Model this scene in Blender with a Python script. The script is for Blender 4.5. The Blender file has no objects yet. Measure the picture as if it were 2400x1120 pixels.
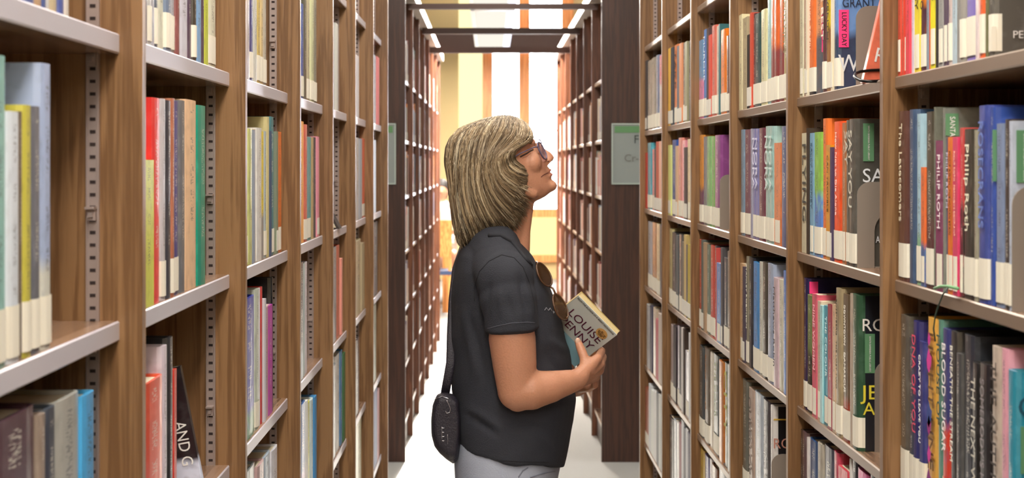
import bpy, bmesh, math, random
from mathutils import Vector, Matrix, Euler
from mathutils.bvhtree import BVHTree
random.seed(7)
S = bpy.context.scene
COL = S.collection
# ------------------------------------------------------------------ camera / world / light / exposure
F = 3600.0            # focal length in pixels of the 2400 px wide frame
VX, VY = 1150.0, 385.0  # where the optical axis meets the picture
H = 1.57              # eye height
cam = bpy.data.objects.new('camera', bpy.data.cameras.new('camera'))
COL.objects.link(cam)
cam.location = (0, 0, H); cam.rotation_euler = (math.pi/2, 0, 0)
cam.data.sensor_width = 36; cam.data.lens = 36*F/2400
cam.data.shift_x = (1200-VX)/2400; cam.data.shift_y = -(560-VY)/2400
cam.data.clip_start = .05; cam.data.clip_end = 200
cam.data.dof.use_dof = True; cam.data.dof.focus_distance = 3.05; cam.data.dof.aperture_fstop = 9
S.camera = cam
S.view_settings.view_transform = 'Standard'; S.view_settings.look = 'None'
S.view_settings.gamma = 1; S.view_settings.use_curve_mapping = False
S.view_settings.exposure = 0.32
S.cycles.use_denoising = True
S.cycles.max_bounces = 8; S.cycles.sample_clamp_indirect = 6
W = bpy.data.worlds.new('sky'); S.world = W; W.use_nodes = True
W.node_tree.nodes['Background'].inputs[0].default_value = (.78, .88, 1, 1)
W.node_tree.nodes['Background'].inputs[1].default_value = 2.0
sun = bpy.data.objects.new('sun', bpy.data.lights.new('sun', 'SUN')); COL.objects.link(sun)
sun.data.energy = 300; sun.data.angle = .02; sun.data.color = (1, .93, .82)
sun.rotation_euler = Vector((.05, 1, .225)).to_track_quat('Z', 'Y').to_euler()
def area(name, loc, size, energy, color=(1, .93, .84), direction=(0, 0, -1)):
    l = bpy.data.lights.new(name, 'AREA'); l.shape = 'RECTANGLE'; l.size, l.size_y = size
    l.energy = energy; l.color = color
    o = bpy.data.objects.new(name, l); COL.objects.link(o); o.location = loc
    o.rotation_euler = Vector(direction).to_track_quat('-Z', 'Y').to_euler(); return o
# added fill lamps at both ends of the cross aisle; no windows are built there
area('aisle_fill_east', (8.6, 7.2, 2.0), (2.0, 2.6), 240, (.88, .94, 1), (-1, 0, 0))
area('aisle_fill_west', (-8.6, 7.2, 2.0), (2.0, 2.6), 240, (.88, .94, 1), (1, 0, 0))
# ------------------------------------------------------------------ helpers
def srgb(h):
    h = h.lstrip('#'); v = [int(h[i:i+2], 16)/255 for i in (0, 2, 4)]
    return tuple(c/12.92 if c <= .04045 else ((c+.055)/1.055)**2.4 for c in v)
def rgba(h): return srgb(h)+(1,)
def P(px, py, d):      # a point seen at pixel (px,py), d metres down the aisle
    return Vector(((px-VX)*d/F, d, H+(VY-py)*d/F))
def link(name, data, parent=None, mat=None):
    o = bpy.data.objects.new(name, data); COL.objects.link(o)
    if parent: o.parent = parent
    if mat is not None and data is not None and not len(data.materials): data.materials.append(mat)
    return o
def tag(o, label=None, cat=None, group=None, kind=None):
    if label: o['label'] = label
    if cat: o['category'] = cat
    if group: o['group'] = group
    if kind: o['kind'] = kind
    return o
def empty(name, loc, label=None, cat=None, group=None, rz=0):
    o = bpy.data.objects.new(name, None); COL.objects.link(o); o.location = loc; o.rotation_euler = (0, 0, rz)
    o.empty_display_size = .05
    return tag(o, label, cat, group)
class MB:
    def __init__(s): s.v = []; s.f = []; s.m = []
    def add(s, v, f, m=0):
        b = len(s.v); s.v += [tuple(p) for p in v]; s.f += [tuple(i+b for i in q) for q in f]; s.m += [m]*len(f); return s
    def box(s, a, b, m=0, bev=0):
        x0, y0, z0 = a; x1, y1, z1 = b
        if x0 > x1: x0, x1 = x1, x0
        if y0 > y1: y0, y1 = y1, y0
        if z0 > z1: z0, z1 = z1, z0
        v = [(x0,y0,z0),(x1,y0,z0),(x1,y1,z0),(x0,y1,z0),(x0,y0,z1),(x1,y0,z1),(x1,y1,z1),(x0,y1,z1)]
        return s.add(v, [(0,3,2,1),(4,5,6,7),(0,1,5,4),(1,2,6,5),(2,3,7,6),(3,0,4,7)], m)
    def loft(s, rings, m=0, cap=True, close=True):
        n = len(rings[0]); v = [p for r in rings for p in r]; f = []
        for i in range(len(rings)-1):
            for j in range(n if close else n-1):
                k = (j+1) % n
                f.append((i*n+j, i*n+k, (i+1)*n+k, (i+1)*n+j))
        if cap: f += [tuple(reversed(range(n))), tuple(range((len(rings)-1)*n, len(rings)*n))]
        return s.add(v, f, m)
    def tube(s, pts, rad, n=10, m=0, cap=True, flat=1.0, flatdir=None):
        pts = [Vector(p) for p in pts]
        if not hasattr(rad, '__len__'): rad = [rad]*len(pts)
        rings = []; ref = Vector((.13, .21, .97)) if flatdir is None else Vector(flatdir)
        for i, p in enumerate(pts):
            t = (pts[min(i+1, len(pts)-1)]-pts[max(i-1, 0)]).normalized()
            u = ref-t*ref.dot(t)
            if u.length < 1e-3: u = Vector((1, 0, 0))-t*t.x
            u.normalize(); w = t.cross(u)
            rings.append([p+(u*math.cos(a)*flat+w*math.sin(a))*rad[i] for a in [2*math.pi*k/n for k in range(n)]])
        return s.loft(rings, m, cap)
    def ball(s, c, r, n=14, R=None, m=0):
        c = Vector(c); r = (r, r, r) if not hasattr(r, '__len__') else r
        R = R or Matrix.Identity(3); rings = []
        k = n//2
        for i in range(1, k):
            th = math.pi*i/k
            rings.append([c+R@Vector((r[0]*math.sin(th)*math.cos(a), r[1]*math.sin(th)*math.sin(a), -r[2]*math.cos(th))) for a in [2*math.pi*j/n for j in range(n)]])
        b = len(s.v); s.loft(rings, m, False)
        v0 = len(s.v); s.v += [tuple(c+R@Vector((0, 0, -r[2]))), tuple(c+R@Vector((0, 0, r[2])))]
        for j in range(n):
            s.f.append((v0, b+(j+1) % n, b+j)); s.m.append(m)
            q = b+(k-2)*n; s.f.append((v0+1, q+j, q+(j+1) % n)); s.m.append(m)
        return s
    def limb(s, pts, rad, n=14):
        for p, r in zip(pts, rad): s.ball(p, r, n)
        return s.tube(pts, rad, n)
    def mesh(s, name, mats=(), smooth=False):
        me = bpy.data.meshes.new(name); me.from_pydata(s.v, [], s.f)
        for m in mats: me.materials.append(m)
        if len(mats) > 1: me.polygons.foreach_set('material_index', s.m)
        if smooth: me.polygons.foreach_set('use_smooth', [True]*len(me.polygons))
        me.update(); return me
    def build(s, name, mat, parent=None, smooth=False, bevel=0):
        mats = mat if isinstance(mat, (list, tuple)) else (mat,)
        o = link(name, s.mesh(name, mats, smooth), parent)
        if bevel:
            b = o.modifiers.new('b', 'BEVEL'); b.width = bevel; b.segments = 2; b.limit_method = 'ANGLE'
        return o
def remesh(mb, name, vox, mat, parent=None, smooth=6, deform=None):
    o = mb.build('tmp_'+name, mat)
    r = o.modifiers.new('r', 'REMESH'); r.mode = 'VOXEL'; r.voxel_size = vox; r.use_smooth_shade = True
    sm = o.modifiers.new('s', 'SMOOTH'); sm.iterations = smooth; sm.factor = .5
    dg = bpy.context.evaluated_depsgraph_get(); dg.update()
    me = bpy.data.meshes.new_from_object(o.evaluated_get(dg)); me.name = name
    old = o.data; bpy.data.objects.remove(o); bpy.data.meshes.remove(old)
    if deform:
        nn = [v.normal.copy() for v in me.vertices]; out = []
        for v, n in zip(me.vertices, nn): out.extend(deform(v.co.copy(), n))
        me.vertices.foreach_set('co', out)
    me.materials.clear(); me.materials.append(mat)
    me.polygons.foreach_set('use_smooth', [True]*len(me.polygons)); me.update()
    return link(name, me, parent)
# ------------------------------------------------------------------ materials
def newmat(name):
    m = bpy.data.materials.new(name); m.use_nodes = True
    nt = m.node_tree; return m, nt, nt.nodes['Principled BSDF']
def N(nt, t, **kw):
    n = nt.nodes.new(t)
    for k, v in kw.items(): setattr(n, k, v)
    return n
def plain(name, col, rough=.5, metal=0, coat=0, bump=0, bscale=60, var=0, spec=None):
    m, nt, b = newmat(name)
    c = srgb(col) if isinstance(col, str) else col
    b.inputs['Base Color'].default_value = (*c, 1); b.inputs['Roughness'].default_value = rough
    b.inputs['Metallic'].default_value = metal; b.inputs['Coat Weight'].default_value = coat
    if spec is not None: b.inputs['Specular IOR Level'].default_value = spec
    if bump or var:
        tc = N(nt, 'ShaderNodeTexCoord'); no = N(nt, 'ShaderNodeTexNoise')
        no.inputs['Scale'].default_value = bscale; no.inputs['Detail'].default_value = 5
        nt.links.new(tc.outputs['Object'], no.inputs['Vector'])
        if bump:
            bp = N(nt, 'ShaderNodeBump'); bp.inputs['Strength'].default_value = bump; bp.inputs['Distance'].default_value = .004
            nt.links.new(no.outputs['Fac'], bp.inputs['Height']); nt.links.new(bp.outputs[0], b.inputs['Normal'])
        if var:
            mx = N(nt, 'ShaderNodeMix', data_type='RGBA')
            mx.inputs['A'].default_value = (*[x*(1-var) for x in c], 1); mx.inputs['B'].default_value = (*[min(1, x*(1+var)) for x in c], 1)
            nt.links.new(no.outputs['Fac'], mx.inputs['Factor']); nt.links.new(mx.outputs['Result'], b.inputs['Base Color'])
    return m
def wood(name, light, dark, rough=.42, axis=2, scale=1.0):
    m, nt, b = newmat(name); tc = N(nt, 'ShaderNodeTexCoord'); mp = N(nt, 'ShaderNodeMapping')
    sc = [34*scale]*3; sc[axis] = 1.3*scale; mp.inputs['Scale'].default_value = sc
    nt.links.new(tc.outputs['Object'], mp.inputs['Vector'])
    oi = N(nt, 'ShaderNodeObjectInfo'); cb = N(nt, 'ShaderNodeVectorMath', operation='ADD')
    ml = N(nt, 'ShaderNodeVectorMath', operation='SCALE'); ml.inputs['Scale'].default_value = 37
    cx = N(nt, 'ShaderNodeCombineXYZ')
    for i in range(3): nt.links.new(oi.outputs['Random'], cx.inputs[i])
    nt.links.new(cx.outputs[0], ml.inputs[0]); nt.links.new(mp.outputs[0], cb.inputs[0]); nt.links.new(ml.outputs[0], cb.inputs[1])
    n1 = N(nt, 'ShaderNodeTexNoise'); n1.inputs['Scale'].default_value = 1; n1.inputs['Detail'].default_value = 8; n1.inputs['Distortion'].default_value = .7
    n2 = N(nt, 'ShaderNodeTexNoise'); n2.inputs['Scale'].default_value = 6; n2.inputs['Detail'].default_value = 3
    for n in (n1, n2): nt.links.new(cb.outputs[0], n.inputs['Vector'])
    wv = N(nt, 'ShaderNodeMath', operation='MULTIPLY'); wv.inputs[1].default_value = 22
    nt.links.new(n1.outputs['Fac'], wv.inputs[0])
    sn = N(nt, 'ShaderNodeMath', operation='SINE'); nt.links.new(wv.outputs[0], sn.inputs[0])
    mm = N(nt, 'ShaderNodeMath', operation='MULTIPLY_ADD'); mm.inputs[1].default_value = .22; mm.inputs[2].default_value = 0
    nt.links.new(sn.outputs[0], mm.inputs[0])
    ad = N(nt, 'ShaderNodeMath', operation='ADD'); nt.links.new(mm.outputs[0], ad.inputs[0]); nt.links.new(n2.outputs['Fac'], ad.inputs[1])
    cr = N(nt, 'ShaderNodeValToRGB'); cr.color_ramp.elements[0].position = .28; cr.color_ramp.elements[1].position = .62
    cr.color_ramp.elements[0].color = rgba(dark); cr.color_ramp.elements[1].color = rgba(light)
    nt.links.new(ad.outputs[0], cr.inputs[0]); nt.links.new(cr.outputs[0], b.inputs['Base Color'])
    b.inputs['Roughness'].default_value = rough
    bp = N(nt, 'ShaderNodeBump'); bp.inputs['Strength'].default_value = .12; bp.inputs['Distance'].default_value = .002
    nt.links.new(ad.outputs[0], bp.inputs['Height']); nt.links.new(bp.outputs[0], b.inputs['Normal'])
    return m
def emit(name, col, strength, transp=0):
    m, nt, b = newmat(name); out = nt.nodes['Material Output']
    e = N(nt, 'ShaderNodeEmission'); e.inputs[0].default_value = rgba(col); e.inputs[1].default_value = strength
    if transp:
        t = N(nt, 'ShaderNodeBsdfTransparent'); mx = N(nt, 'ShaderNodeMixShader'); mx.inputs[0].default_value = transp
        nt.links.new(e.outputs[0], mx.inputs[1]); nt.links.new(t.outputs[0], mx.inputs[2]); nt.links.new(mx.outputs[0], out.inputs[0])
    else: nt.links.new(e.outputs[0], out.inputs[0])
    return m
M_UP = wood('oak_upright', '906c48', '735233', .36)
M_BACK = wood('oak_back', '76583c', '553b26', .5)
M_SHELF = wood('oak_shelf', '947660', '765a46', .24, axis=1)
M_EDGE = plain('shelf_edging', '94806f', .29, .35); M_EDGEL = plain('shelf_edging_glare', 'd2ced6', .28, .2)  # left bank edging paled: window glare put into its base colour
M_FARUP = wood('far_wood_lit', '7c4e36', '5a3626', .40)  # far wood lightened: wash of light put into the base colour
M_DARK = wood('far_wood_shaded', '45291f', '331e18', .40)  # same far wood darkened: backlit shade put into the base colour
M_TRIM = plain('trim_paint', 'd8d0c4', .3)
M_STD = plain('steel_standard', 'b0a09a', .42, .55)
M_SLOT = plain('slot_dark', '2a1c1a', .8)
M_PAGE = plain('page_paper', 'e6dcc0', .8, bump=.4, bscale=300, var=.08)
M_LABEL = plain('label_paper', 'f0ead8', .45)
M_BLACK = plain('ink_black', '18181a', .5); M_WHITE = plain('ink_white', 'f0f0ec', .5)
M_TXT = {}
def ink(h):
    if h not in M_TXT: M_TXT[h] = plain('ink_'+h, h, .5)
    return M_TXT[h]
def book_material(name, vcol=False):
    m, nt, b = newmat(name); L = nt.links.new
    def math_(op, a, bb=None, c=None):
        n = N(nt, 'ShaderNodeMath', operation=op)
        for i, x in enumerate((a, bb, c)):
            if x is None: continue
            if isinstance(x, (int, float)): n.inputs[i].default_value = x
            else: L(x, n.inputs[i])
        return n.outputs[0]
    def mix(f, a, bb, mode='MIX'):
        n = N(nt, 'ShaderNodeMix', data_type='RGBA', blend_type=mode)
        if isinstance(f, (int, float)): n.inputs['Factor'].default_value = f
        else: L(f, n.inputs['Factor'])
        for k, x in (('A', a), ('B', bb)):
            if isinstance(x, tuple): n.inputs[k].default_value = x
            else: L(x, n.inputs[k])
        return n.outputs['Result']
    if vcol:
        at = N(nt, 'ShaderNodeAttribute', attribute_name='Col'); c = at.outputs['Color']
        L(c, b.inputs['Base Color']); b.inputs['Roughness'].default_value = .45; return m
    oi = N(nt, 'ShaderNodeObjectInfo'); rnd = oi.outputs['Random']
    a2 = N(nt, 'ShaderNodeAttribute', attribute_type='OBJECT', attribute_name='c2')
    a3 = N(nt, 'ShaderNodeAttribute', attribute_type='OBJECT', attribute_name='c3')
    sp = N(nt, 'ShaderNodeAttribute', attribute_type='OBJECT', attribute_name='split')
    tx = N(nt, 'ShaderNodeAttribute', attribute_type='OBJECT', attribute_name='tx')
    tc = N(nt, 'ShaderNodeTexCoord'); sx = N(nt, 'ShaderNodeSeparateXYZ'); L(tc.outputs['Generated'], sx.inputs[0])
    gx, gy, gz = sx.outputs
    jig = N(nt, 'ShaderNodeTexNoise', noise_dimensions='4D'); jig.inputs['Scale'].default_value = 3; L(tc.outputs['Generated'], jig.inputs['Vector']); L(math_('MULTIPLY', rnd, 50), jig.inputs['W'])
    # soft edge between the two jacket colours
    edge = math_('ADD', math_('SUBTRACT', sp.outputs['Fac'], gz), math_('MULTIPLY', math_('SUBTRACT', jig.outputs['Fac'], .5), .16))
    s = N(nt, 'ShaderNodeMapRange'); L(edge, s.inputs[0]); s.inputs[1].default_value = -.03; s.inputs[2].default_value = .03
    c = mix(s.outputs[0], oi.outputs['Color'], a2.outputs['Color'])
    # jacket artwork: blotches of darker and lighter ink
    art = N(nt, 'ShaderNodeTexNoise', noise_dimensions='4D'); art.inputs['Scale'].default_value = 5; art.inputs['Detail'].default_value = 4
    mp = N(nt, 'ShaderNodeMapping'); mp.inputs['Scale'].default_value = (1, .6, 2.2); L(tc.outputs['Generated'], mp.inputs['Vector']); L(mp.outputs[0], art.inputs['Vector'])
    L(math_('MULTIPLY', rnd, 91), art.inputs['W'])
    r = N(nt, 'ShaderNodeMapRange'); L(art.outputs['Fac'], r.inputs[0]); r.inputs[1].default_value = .5; r.inputs[2].default_value = .72
    r.inputs[4].default_value = .45
    c = mix(r.outputs[0], c, a3.outputs['Color'])
    # small print down the spine
    row = N(nt, 'ShaderNodeTexNoise', noise_dimensions='4D'); row.inputs['Scale'].default_value = 1; row.inputs['Detail'].default_value = 1
    mp2 = N(nt, 'ShaderNodeMapping'); mp2.inputs['Scale'].default_value = (0, 7, 130); L(tc.outputs['Generated'], mp2.inputs['Vector']); L(mp2.outputs[0], row.inputs['Vector'])
    L(math_('MULTIPLY', rnd, 33), row.inputs['W'])
    k = math_('GREATER_THAN', row.outputs['Fac'], .53)
    word = N(nt, 'ShaderNodeTexNoise', noise_dimensions='1D'); word.inputs['Scale'].default_value = 7; word.inputs['Detail'].default_value = 0
    L(math_('ADD', gz, math_('MULTIPLY', rnd, 40)), word.inputs['W'])
    k = math_('MULTIPLY', k, math_('GREATER_THAN', word.outputs['Fac'], .44))
    k = math_('MULTIPLY', k, math_('LESS_THAN', math_('ABSOLUTE', math_('SUBTRACT', gy, .5)), .13))
    k = math_('MULTIPLY', k, math_('LESS_THAN', gx, .03)); k = math_('MULTIPLY', k, math_('GREATER_THAN', gz, .27)); k = math_('MULTIPLY', k, math_('LESS_THAN', gz, .95))
    k = math_('MULTIPLY', k, tx.outputs['Fac'])
    bw = N(nt, 'ShaderNodeRGBToBW'); L(oi.outputs['Color'], bw.inputs[0])
    txt = mix(math_('GREATER_THAN', bw.outputs[0], .22), (.8, .76, .66, 1), (.03, .03, .05, 1))
    c = mix(math_('MULTIPLY', k, .55), c, txt)
    L(c, b.inputs['Base Color']); b.inputs['Roughness'].default_value = .33
    b.inputs['Coat Weight'].default_value = .35; b.inputs['Coat Roughness'].default_value = .12
    wr = N(nt, 'ShaderNodeTexNoise'); wr.inputs['Scale'].default_value = 6; L(tc.outputs['Generated'], wr.inputs['Vector'])
    bp = N(nt, 'ShaderNodeBump'); bp.inputs['Strength'].default_value = .25; bp.inputs['Distance'].default_value = .003
    L(wr.outputs['Fac'], bp.inputs['Height']); L(bp.outputs[0], b.inputs['Coat Normal'])
    return m
M_BOOK = book_material('book_jacket'); M_BOOKV = book_material('book_rows_jacket', True)
# ------------------------------------------------------------------ room shell
M_FLOOR = plain('carpet', 'a9a6a0', .85, bump=.9, bscale=220, var=.22)
M_WALL = plain('wall_paint', 'd9c08a', .7, var=.04, bscale=2)
M_CEIL = plain('ceiling_paint', 'dcdcd6', .8)
M_FRAME = wood('window_wood', 'f4a664', 'dc8848', .4)
M_BEAM = plain('beam_paint', '4a342e', .5)
YE = 21.0
def px2x(px, d=YE): return (px-VX)*d/F
def struct(name, mb, mat, parent=None):
    o = mb.build(name, mat, parent)
    if parent is None: o['kind'] = 'structure'
    return o
struct('floor', MB().box((-9, -4, -.06), (9, YE+.2, 0)), M_FLOOR)
struct('ceiling', MB().box((-9, -4, 4.3), (9, YE+.2, 4.4)), M_CEIL)
struct('wall_left', MB().box((-9.1, -4, 0), (-9, YE+.2, 4.3)), M_WALL)
struct('wall_right', MB().box((9, -4, 0), (9.1, YE+.2, 4.3)), M_WALL)
struct('wall_back', MB().box((-9, -4.1, 0), (9, -4, 4.3)), M_WALL)
xa, xb, xc, xd = px2x(1075), px2x(1131), px2x(1155), px2x(1216)
xe, xf = px2x(1242), .97
zs, zt = H-103*YE/F, 4.22       # sill height, head height
w = MB().box((-9, YE, 0), (xa, YE+.2, 4.3)).box((xf+.16, YE, 0), (9, YE+.2, 4.3)).box((xa, YE, zt), (xf+.16, YE+.2, 4.3)).box((xa, YE, 0), (xf+.16, YE+.2, .24))
struct('wall_far', w, M_WALL)
win = empty('window_1', (0, YE, 0)); win['kind'] = 'structure'
def wbox(name, a, b, mat): return MB().box((a[0], a[1], a[2]), (b[0], b[1], b[2])).build(name, mat, win)
wbox('window_frame', (xb, -.06, .24), (xc, .12, zt), M_FRAME); wbox('mullion_or_unseen_edge', (xd, -.06, zs), (xe, .12, zt), M_FRAME)
wbox('mullion_or_unseen_edge', (xf, -.06, .24), (xf+.16, .12, zt), M_FRAME)  # unseen window edge, placed to keep the sun off the right of the floor
wbox('sill', (xc-.02, -.1, zs-.12), (xf+.16, .12, zs), M_FRAME); wbox('lower_rail', (xa, -.08, .24), (xf+.16, .12, .33), M_FRAME)
wbox('muntin', (xc, -.02, 2.02), (xd, .02, 2.045), M_TRIM); wbox('muntin', (xe, -.02, 2.02), (xf, .02, 2.045), M_TRIM)
M_PANE = emit('daylit_glass', 'eef4ff', 30.0, .35)
wbox('pane', (xc, .03, zs), (xd, .035, zt), M_PANE); wbox('pane', (xe, .03, zs), (xf, .035, zt), M_PANE)
wbox('lower_panel', (xc, .03, .33), (xf, .04, zs-.12), emit('yellow_glow', 'ffe9a0', 1.15))  # glow added to the lower panel; it emits by itself
wbox('yellow_strip', (xa, -.01, .33), (xb, .0, zt), emit('pale_yellow_glow', 'fff2b4', 1.15))  # glow added so the strip looks lit; it emits by itself
struct('trim_1', MB().box((-1.6, YE-.35, 3.09), (2.2, YE-.12, 3.40)), M_BEAM)
# ceiling lights hung on rods along the aisle
M_DIFF = emit('lamp_diffuser', 'fff8ea', .82); M_DIFF2 = emit('lamp_side_glow', 'f2f0ff', 1.5)
M_LAMPM = plain('lamp_housing', 'd6d4cc', .4)
def ceiling_light(x, y, L, lab, power=0):
    e = empty('ceiling_light', (x, y, 3.0), lab, 'ceiling light', 'lights hung along the aisle')
    MB().box((-.2, 0, .02), (.2, L, .1)).box((-.21, -.01, -.005), (-.17, L+.01, .03)).box((-.2, -.01, -.005), (.2, .03, .03)).box((-.2, L-.03, -.005), (.2, L+.01, .03)).box((-.2, L/2-.02, -.004), (.2, L/2+.02, .03)).build('housing', M_LAMPM, e)
    MB().box((-.17, .03, .0), (.13, L/2-.02, .019)).box((-.17, L/2+.02, .0), (.13, L-.03, .019)).build('diffuser', M_DIFF, e)
    MB().box((.135, .0, -.01), (.21, L, .019)).build('side_glow_strip', M_DIFF2, e)
    for k in (.2, L-.2): MB().tube([(0, k, .1), (0, k, 1.3)], .008, 6).build('hanging_rod', M_LAMPM, e)
    if power:
        a = area('lamp_light', (x, y+L/2, 2.97), (.36, L), power)
for yy, pw, lab in ((-2.6, 60, 'white strip light above the aisle behind the viewer'), (.3, 46, 'white strip light above the aisle overhead'), (3.1, 34, 'white strip light above the woman'), (5.9, 22, 'white strip light above the cross aisle'),
                    (11.4, 330, 'white framed strip light seen between the upper tie bars'), (14.25, 360, 'white framed strip light nearest the tall windows')):
    ceiling_light(.02, yy, 4.7 if yy > 14 else 2.5, lab, pw)
area('room_fill', (0, -2.9, 3.6), (5, 1.6), 150, (1, .93, .85), (0, .55, -1))  # added fill lamp behind the viewer, brightens the uprights facing the camera
# ------------------------------------------------------------------ bookcases
RF, RS, RB = .59, .608, .6105    # right bank: upright front, shelf front, book spines (metres from the lens axis)
LF, LS, LB = .43, .458, .462
RL = [.463, .132, -.173, -.478, -.79, -1.10, -1.41]
LL = [.52, .161, -.193, -.527, -.87, -1.21, -1.47]
RY = [.09, .83, 1.57]+[F*RF/d for d in (920, 697, 562, 470, 402, 350)]
LY = [-.42, .35, 1.12]+[F*LF/d for d in (817, 575, 447, 370, 317, 275, 241)]
TOP = H+.93
def std_mesh(h):
    m = MB().box((0, -.0035, 0), (.016, 0, h)).box((0, -.0055, 0), (.0022, 0, h)).box((.0138, -.0055, 0), (.016, 0, h))
    z = .02
    while z < h-.02: m.box((.0045, -.0042, z), (.0115, -.002, z+.0042), 1); z += .0155
    return m.mesh('shelf_standard', (M_STD, M_SLOT))
STD = std_mesh(2.3)
CLIP = MB().box((.002, -.02, 0), (.014, -.003, .003)).box((.003, -.012, -.014), (.013, -.003, 0)).box((.005, -.016, -.010), (.011, -.012, -.004)).mesh('shelf_clip', (M_STD,))
def bank(label, sgn, front, sfront, ys, levels, th, mats, near=True, tops=None):
    up, back, shelf = mats
    e = empty('bookcase', (sgn*front, ys[0], 0), label, 'bookcase', 'oak bookcases along the aisle')
    bx, by = sgn*front, ys[0]
    def loc(mb): mb.v = [(v[0]-bx, v[1]-by, v[2]) for v in mb.v]; return mb
    D = .30; T = .022
    for i, y in enumerate(ys):
        m = MB(); c = .0015   # narrow chamfers along the front edge catch the light
        ring = [(front+c, y), (front+D, y), (front+D, y+T), (front+c, y+T), (front, y+T-c), (front, y+c)]
        m.loft([[(sgn*a, b, z) for a, b in ring] for z in (0, TOP)])
        loc(m).build('upright', up if (near or i == 0) else M_FARUP, e)
        if near or 0 < i < 4:
            for off in (.052, .235):
                s = link('shelf_standard', STD, e); s.location = (sgn*(off+(.016 if sgn < 0 else 0)), y-by, .1)
            if near:
                for lv in levels+([-.03, -.40, .30] if sgn < 0 else []):
                    s = link('shelf_clip', CLIP, e); s.location = (sgn*(.052+(.016 if sgn < 0 else 0)), y-by, H+lv-th-.0)
    y0, y1 = ys[0], ys[-1]+T
    loc(MB().box((sgn*(front+D), y0, 0), (sgn*(front+D+.012), y1, TOP))).build('back_panel', back, e)
    loc(MB().box((sgn*(front-.006), y0-.01, TOP), (sgn*(front+D+.012), y1+.01, TOP+.03))).build('top_panel', tops or up, e)
    loc(MB().box((sgn*(front+.03), y0+T, 0), (sgn*(front+.05), y1-T, H+levels[-1]-th))).build('plinth', up, e)
    for i in range(len(ys)-1):
        a, b = ys[i]+T, ys[i+1]
        for lv in levels:
            z = H+lv; c = .002
            ring = [(sfront, z-th+c), (sfront+c, z-th), (front+D, z-th), (front+D, z), (sfront+c, z), (sfront, z-c)]
            sh = loc(MB().loft([[(sgn*p, yy, q) for p, q in ring] for yy in (a, b)]))
            for fi in (0, 4, 5): sh.m[fi] = 1
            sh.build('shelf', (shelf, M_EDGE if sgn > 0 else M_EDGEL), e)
    return e
bank('tall oak bookcase the woman looks at, crowded with labelled novels', 1, RF, RS, RY, RL, .019, (M_UP, M_BACK, M_SHELF))
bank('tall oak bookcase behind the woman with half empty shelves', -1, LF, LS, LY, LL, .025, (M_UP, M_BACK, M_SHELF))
FY = [8.1+.79*i for i in range(8)]
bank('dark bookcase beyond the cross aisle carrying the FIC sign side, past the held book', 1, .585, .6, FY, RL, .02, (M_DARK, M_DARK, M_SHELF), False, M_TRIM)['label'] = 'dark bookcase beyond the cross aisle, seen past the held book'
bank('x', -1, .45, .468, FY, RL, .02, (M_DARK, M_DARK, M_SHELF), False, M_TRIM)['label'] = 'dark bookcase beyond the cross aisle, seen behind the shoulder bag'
# steel tie bars joining the tops of the far bookcases
for y, z0, z1, lab in ((8.6, 2.44, 2.47, 'slim dark tie bar across the aisle, highest and closest'), (10.3, 2.445, 2.485, 'dark tie bar across the aisle, middle of three'), (11.45, 2.40, 2.445, 'dark tie bar across the aisle, lowest of three')):
    o = MB().box((-.46, y, z0), (.6, y+.05, z1)).build('tie_bar', M_BEAM); tag(o, lab, 'tie bar', 'tie bars over the far aisle')
# ------------------------------------------------------------------ text
TEXTS = []
def text(body, size, mat, parent, origin, right, up, width=None, name='title', align='LEFT'):
    c = bpy.data.curves.new(name, 'FONT'); c.body = body; c.size = size; c.extrude = .0002; c.resolution_u = 3
    c.align_x = align; c.align_y = 'CENTER'; c.materials.append(mat)
    o = bpy.data.objects.new(name, c); COL.objects.link(o); o.parent = parent
    r = Vector(right).normalized(); u = Vector(up).normalized(); n = r.cross(u).normalized(); u = n.cross(r)
    m = Matrix((r, u, n)).transposed().to_4x4(); m.translation = Vector(origin)
    o.matrix_local = m
    if width: TEXTS.append((o, width))
    return o
# ------------------------------------------------------------------ books
def c_profile(hard):
    o = [(1, -.5), (.05, -.5), (.012, -.44), (0, -.25), (-.002, 0), (0, .25), (.012, .44), (.05, .5), (1, .5)] if hard else [(1, -.5), (.008, -.5), (0, -.46), (0, .46), (.008, .5), (1, .5)]
    k = .06 if hard else .03
    i = [(1, -.5+k), (.03, -.5+k), (.03, .5-k), (1, .5-k)]
    return o, i
def cover_mesh(hard):
    o, i = c_profile(hard); m = MB()
    ring = o+list(reversed(i)); n = len(ring)
    m.add([(x, y, z) for z in (0, 1) for x, y in ring], [(j, (j+1) % n, (j+1) % n+n, j+n) for j in range(n)])
    # end faces: three strips (near board, spine, far board)
    no = len(o)
    for b, flip in ((0, True), (n, False)):
        A = [b+0, b+1] ; fi = n-1; si = n-2  # inner (1,-.5+k) = last, (.03,-.5+k)=n-2, (.03,.5-k)=n-3, (1,.5-k)=n-4
        fs = [(b, b+1, b+n-2, b+n-1), tuple(b+q for q in range(1, no-1))+(b+n-3, b+n-2), (b+no-2, b+no-1, b+n-4, b+n-3)]
        for f in fs: m.f.append(tuple(reversed(f)) if flip else f); m.m.append(0)
    return m.mesh('book_cover', (M_BOOK,))
COVER = {True: cover_mesh(True), False: cover_mesh(False)}
PAGES = {True: MB().box((.025, -.44, .018), (.965, .44, .982)).mesh('page_block', (M_PAGE,)), False: MB().box((.025, -.47, .002), (.995, .47, .998)).mesh('page_block', (M_PAGE,))}
def label_mesh():
    o = [(.075, -.515), (.04, -.515), (.006, -.45), (-.008, -.25), (-.01, 0), (-.008, .25), (.006, .45), (.04, .515), (.075, .515)]
    return MB().loft([[(x, y, z) for x, y in o] for z in (0, 1)], 0, False, False).mesh('call_number_label', (M_LABEL,))
LABELM = label_mesh()
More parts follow.
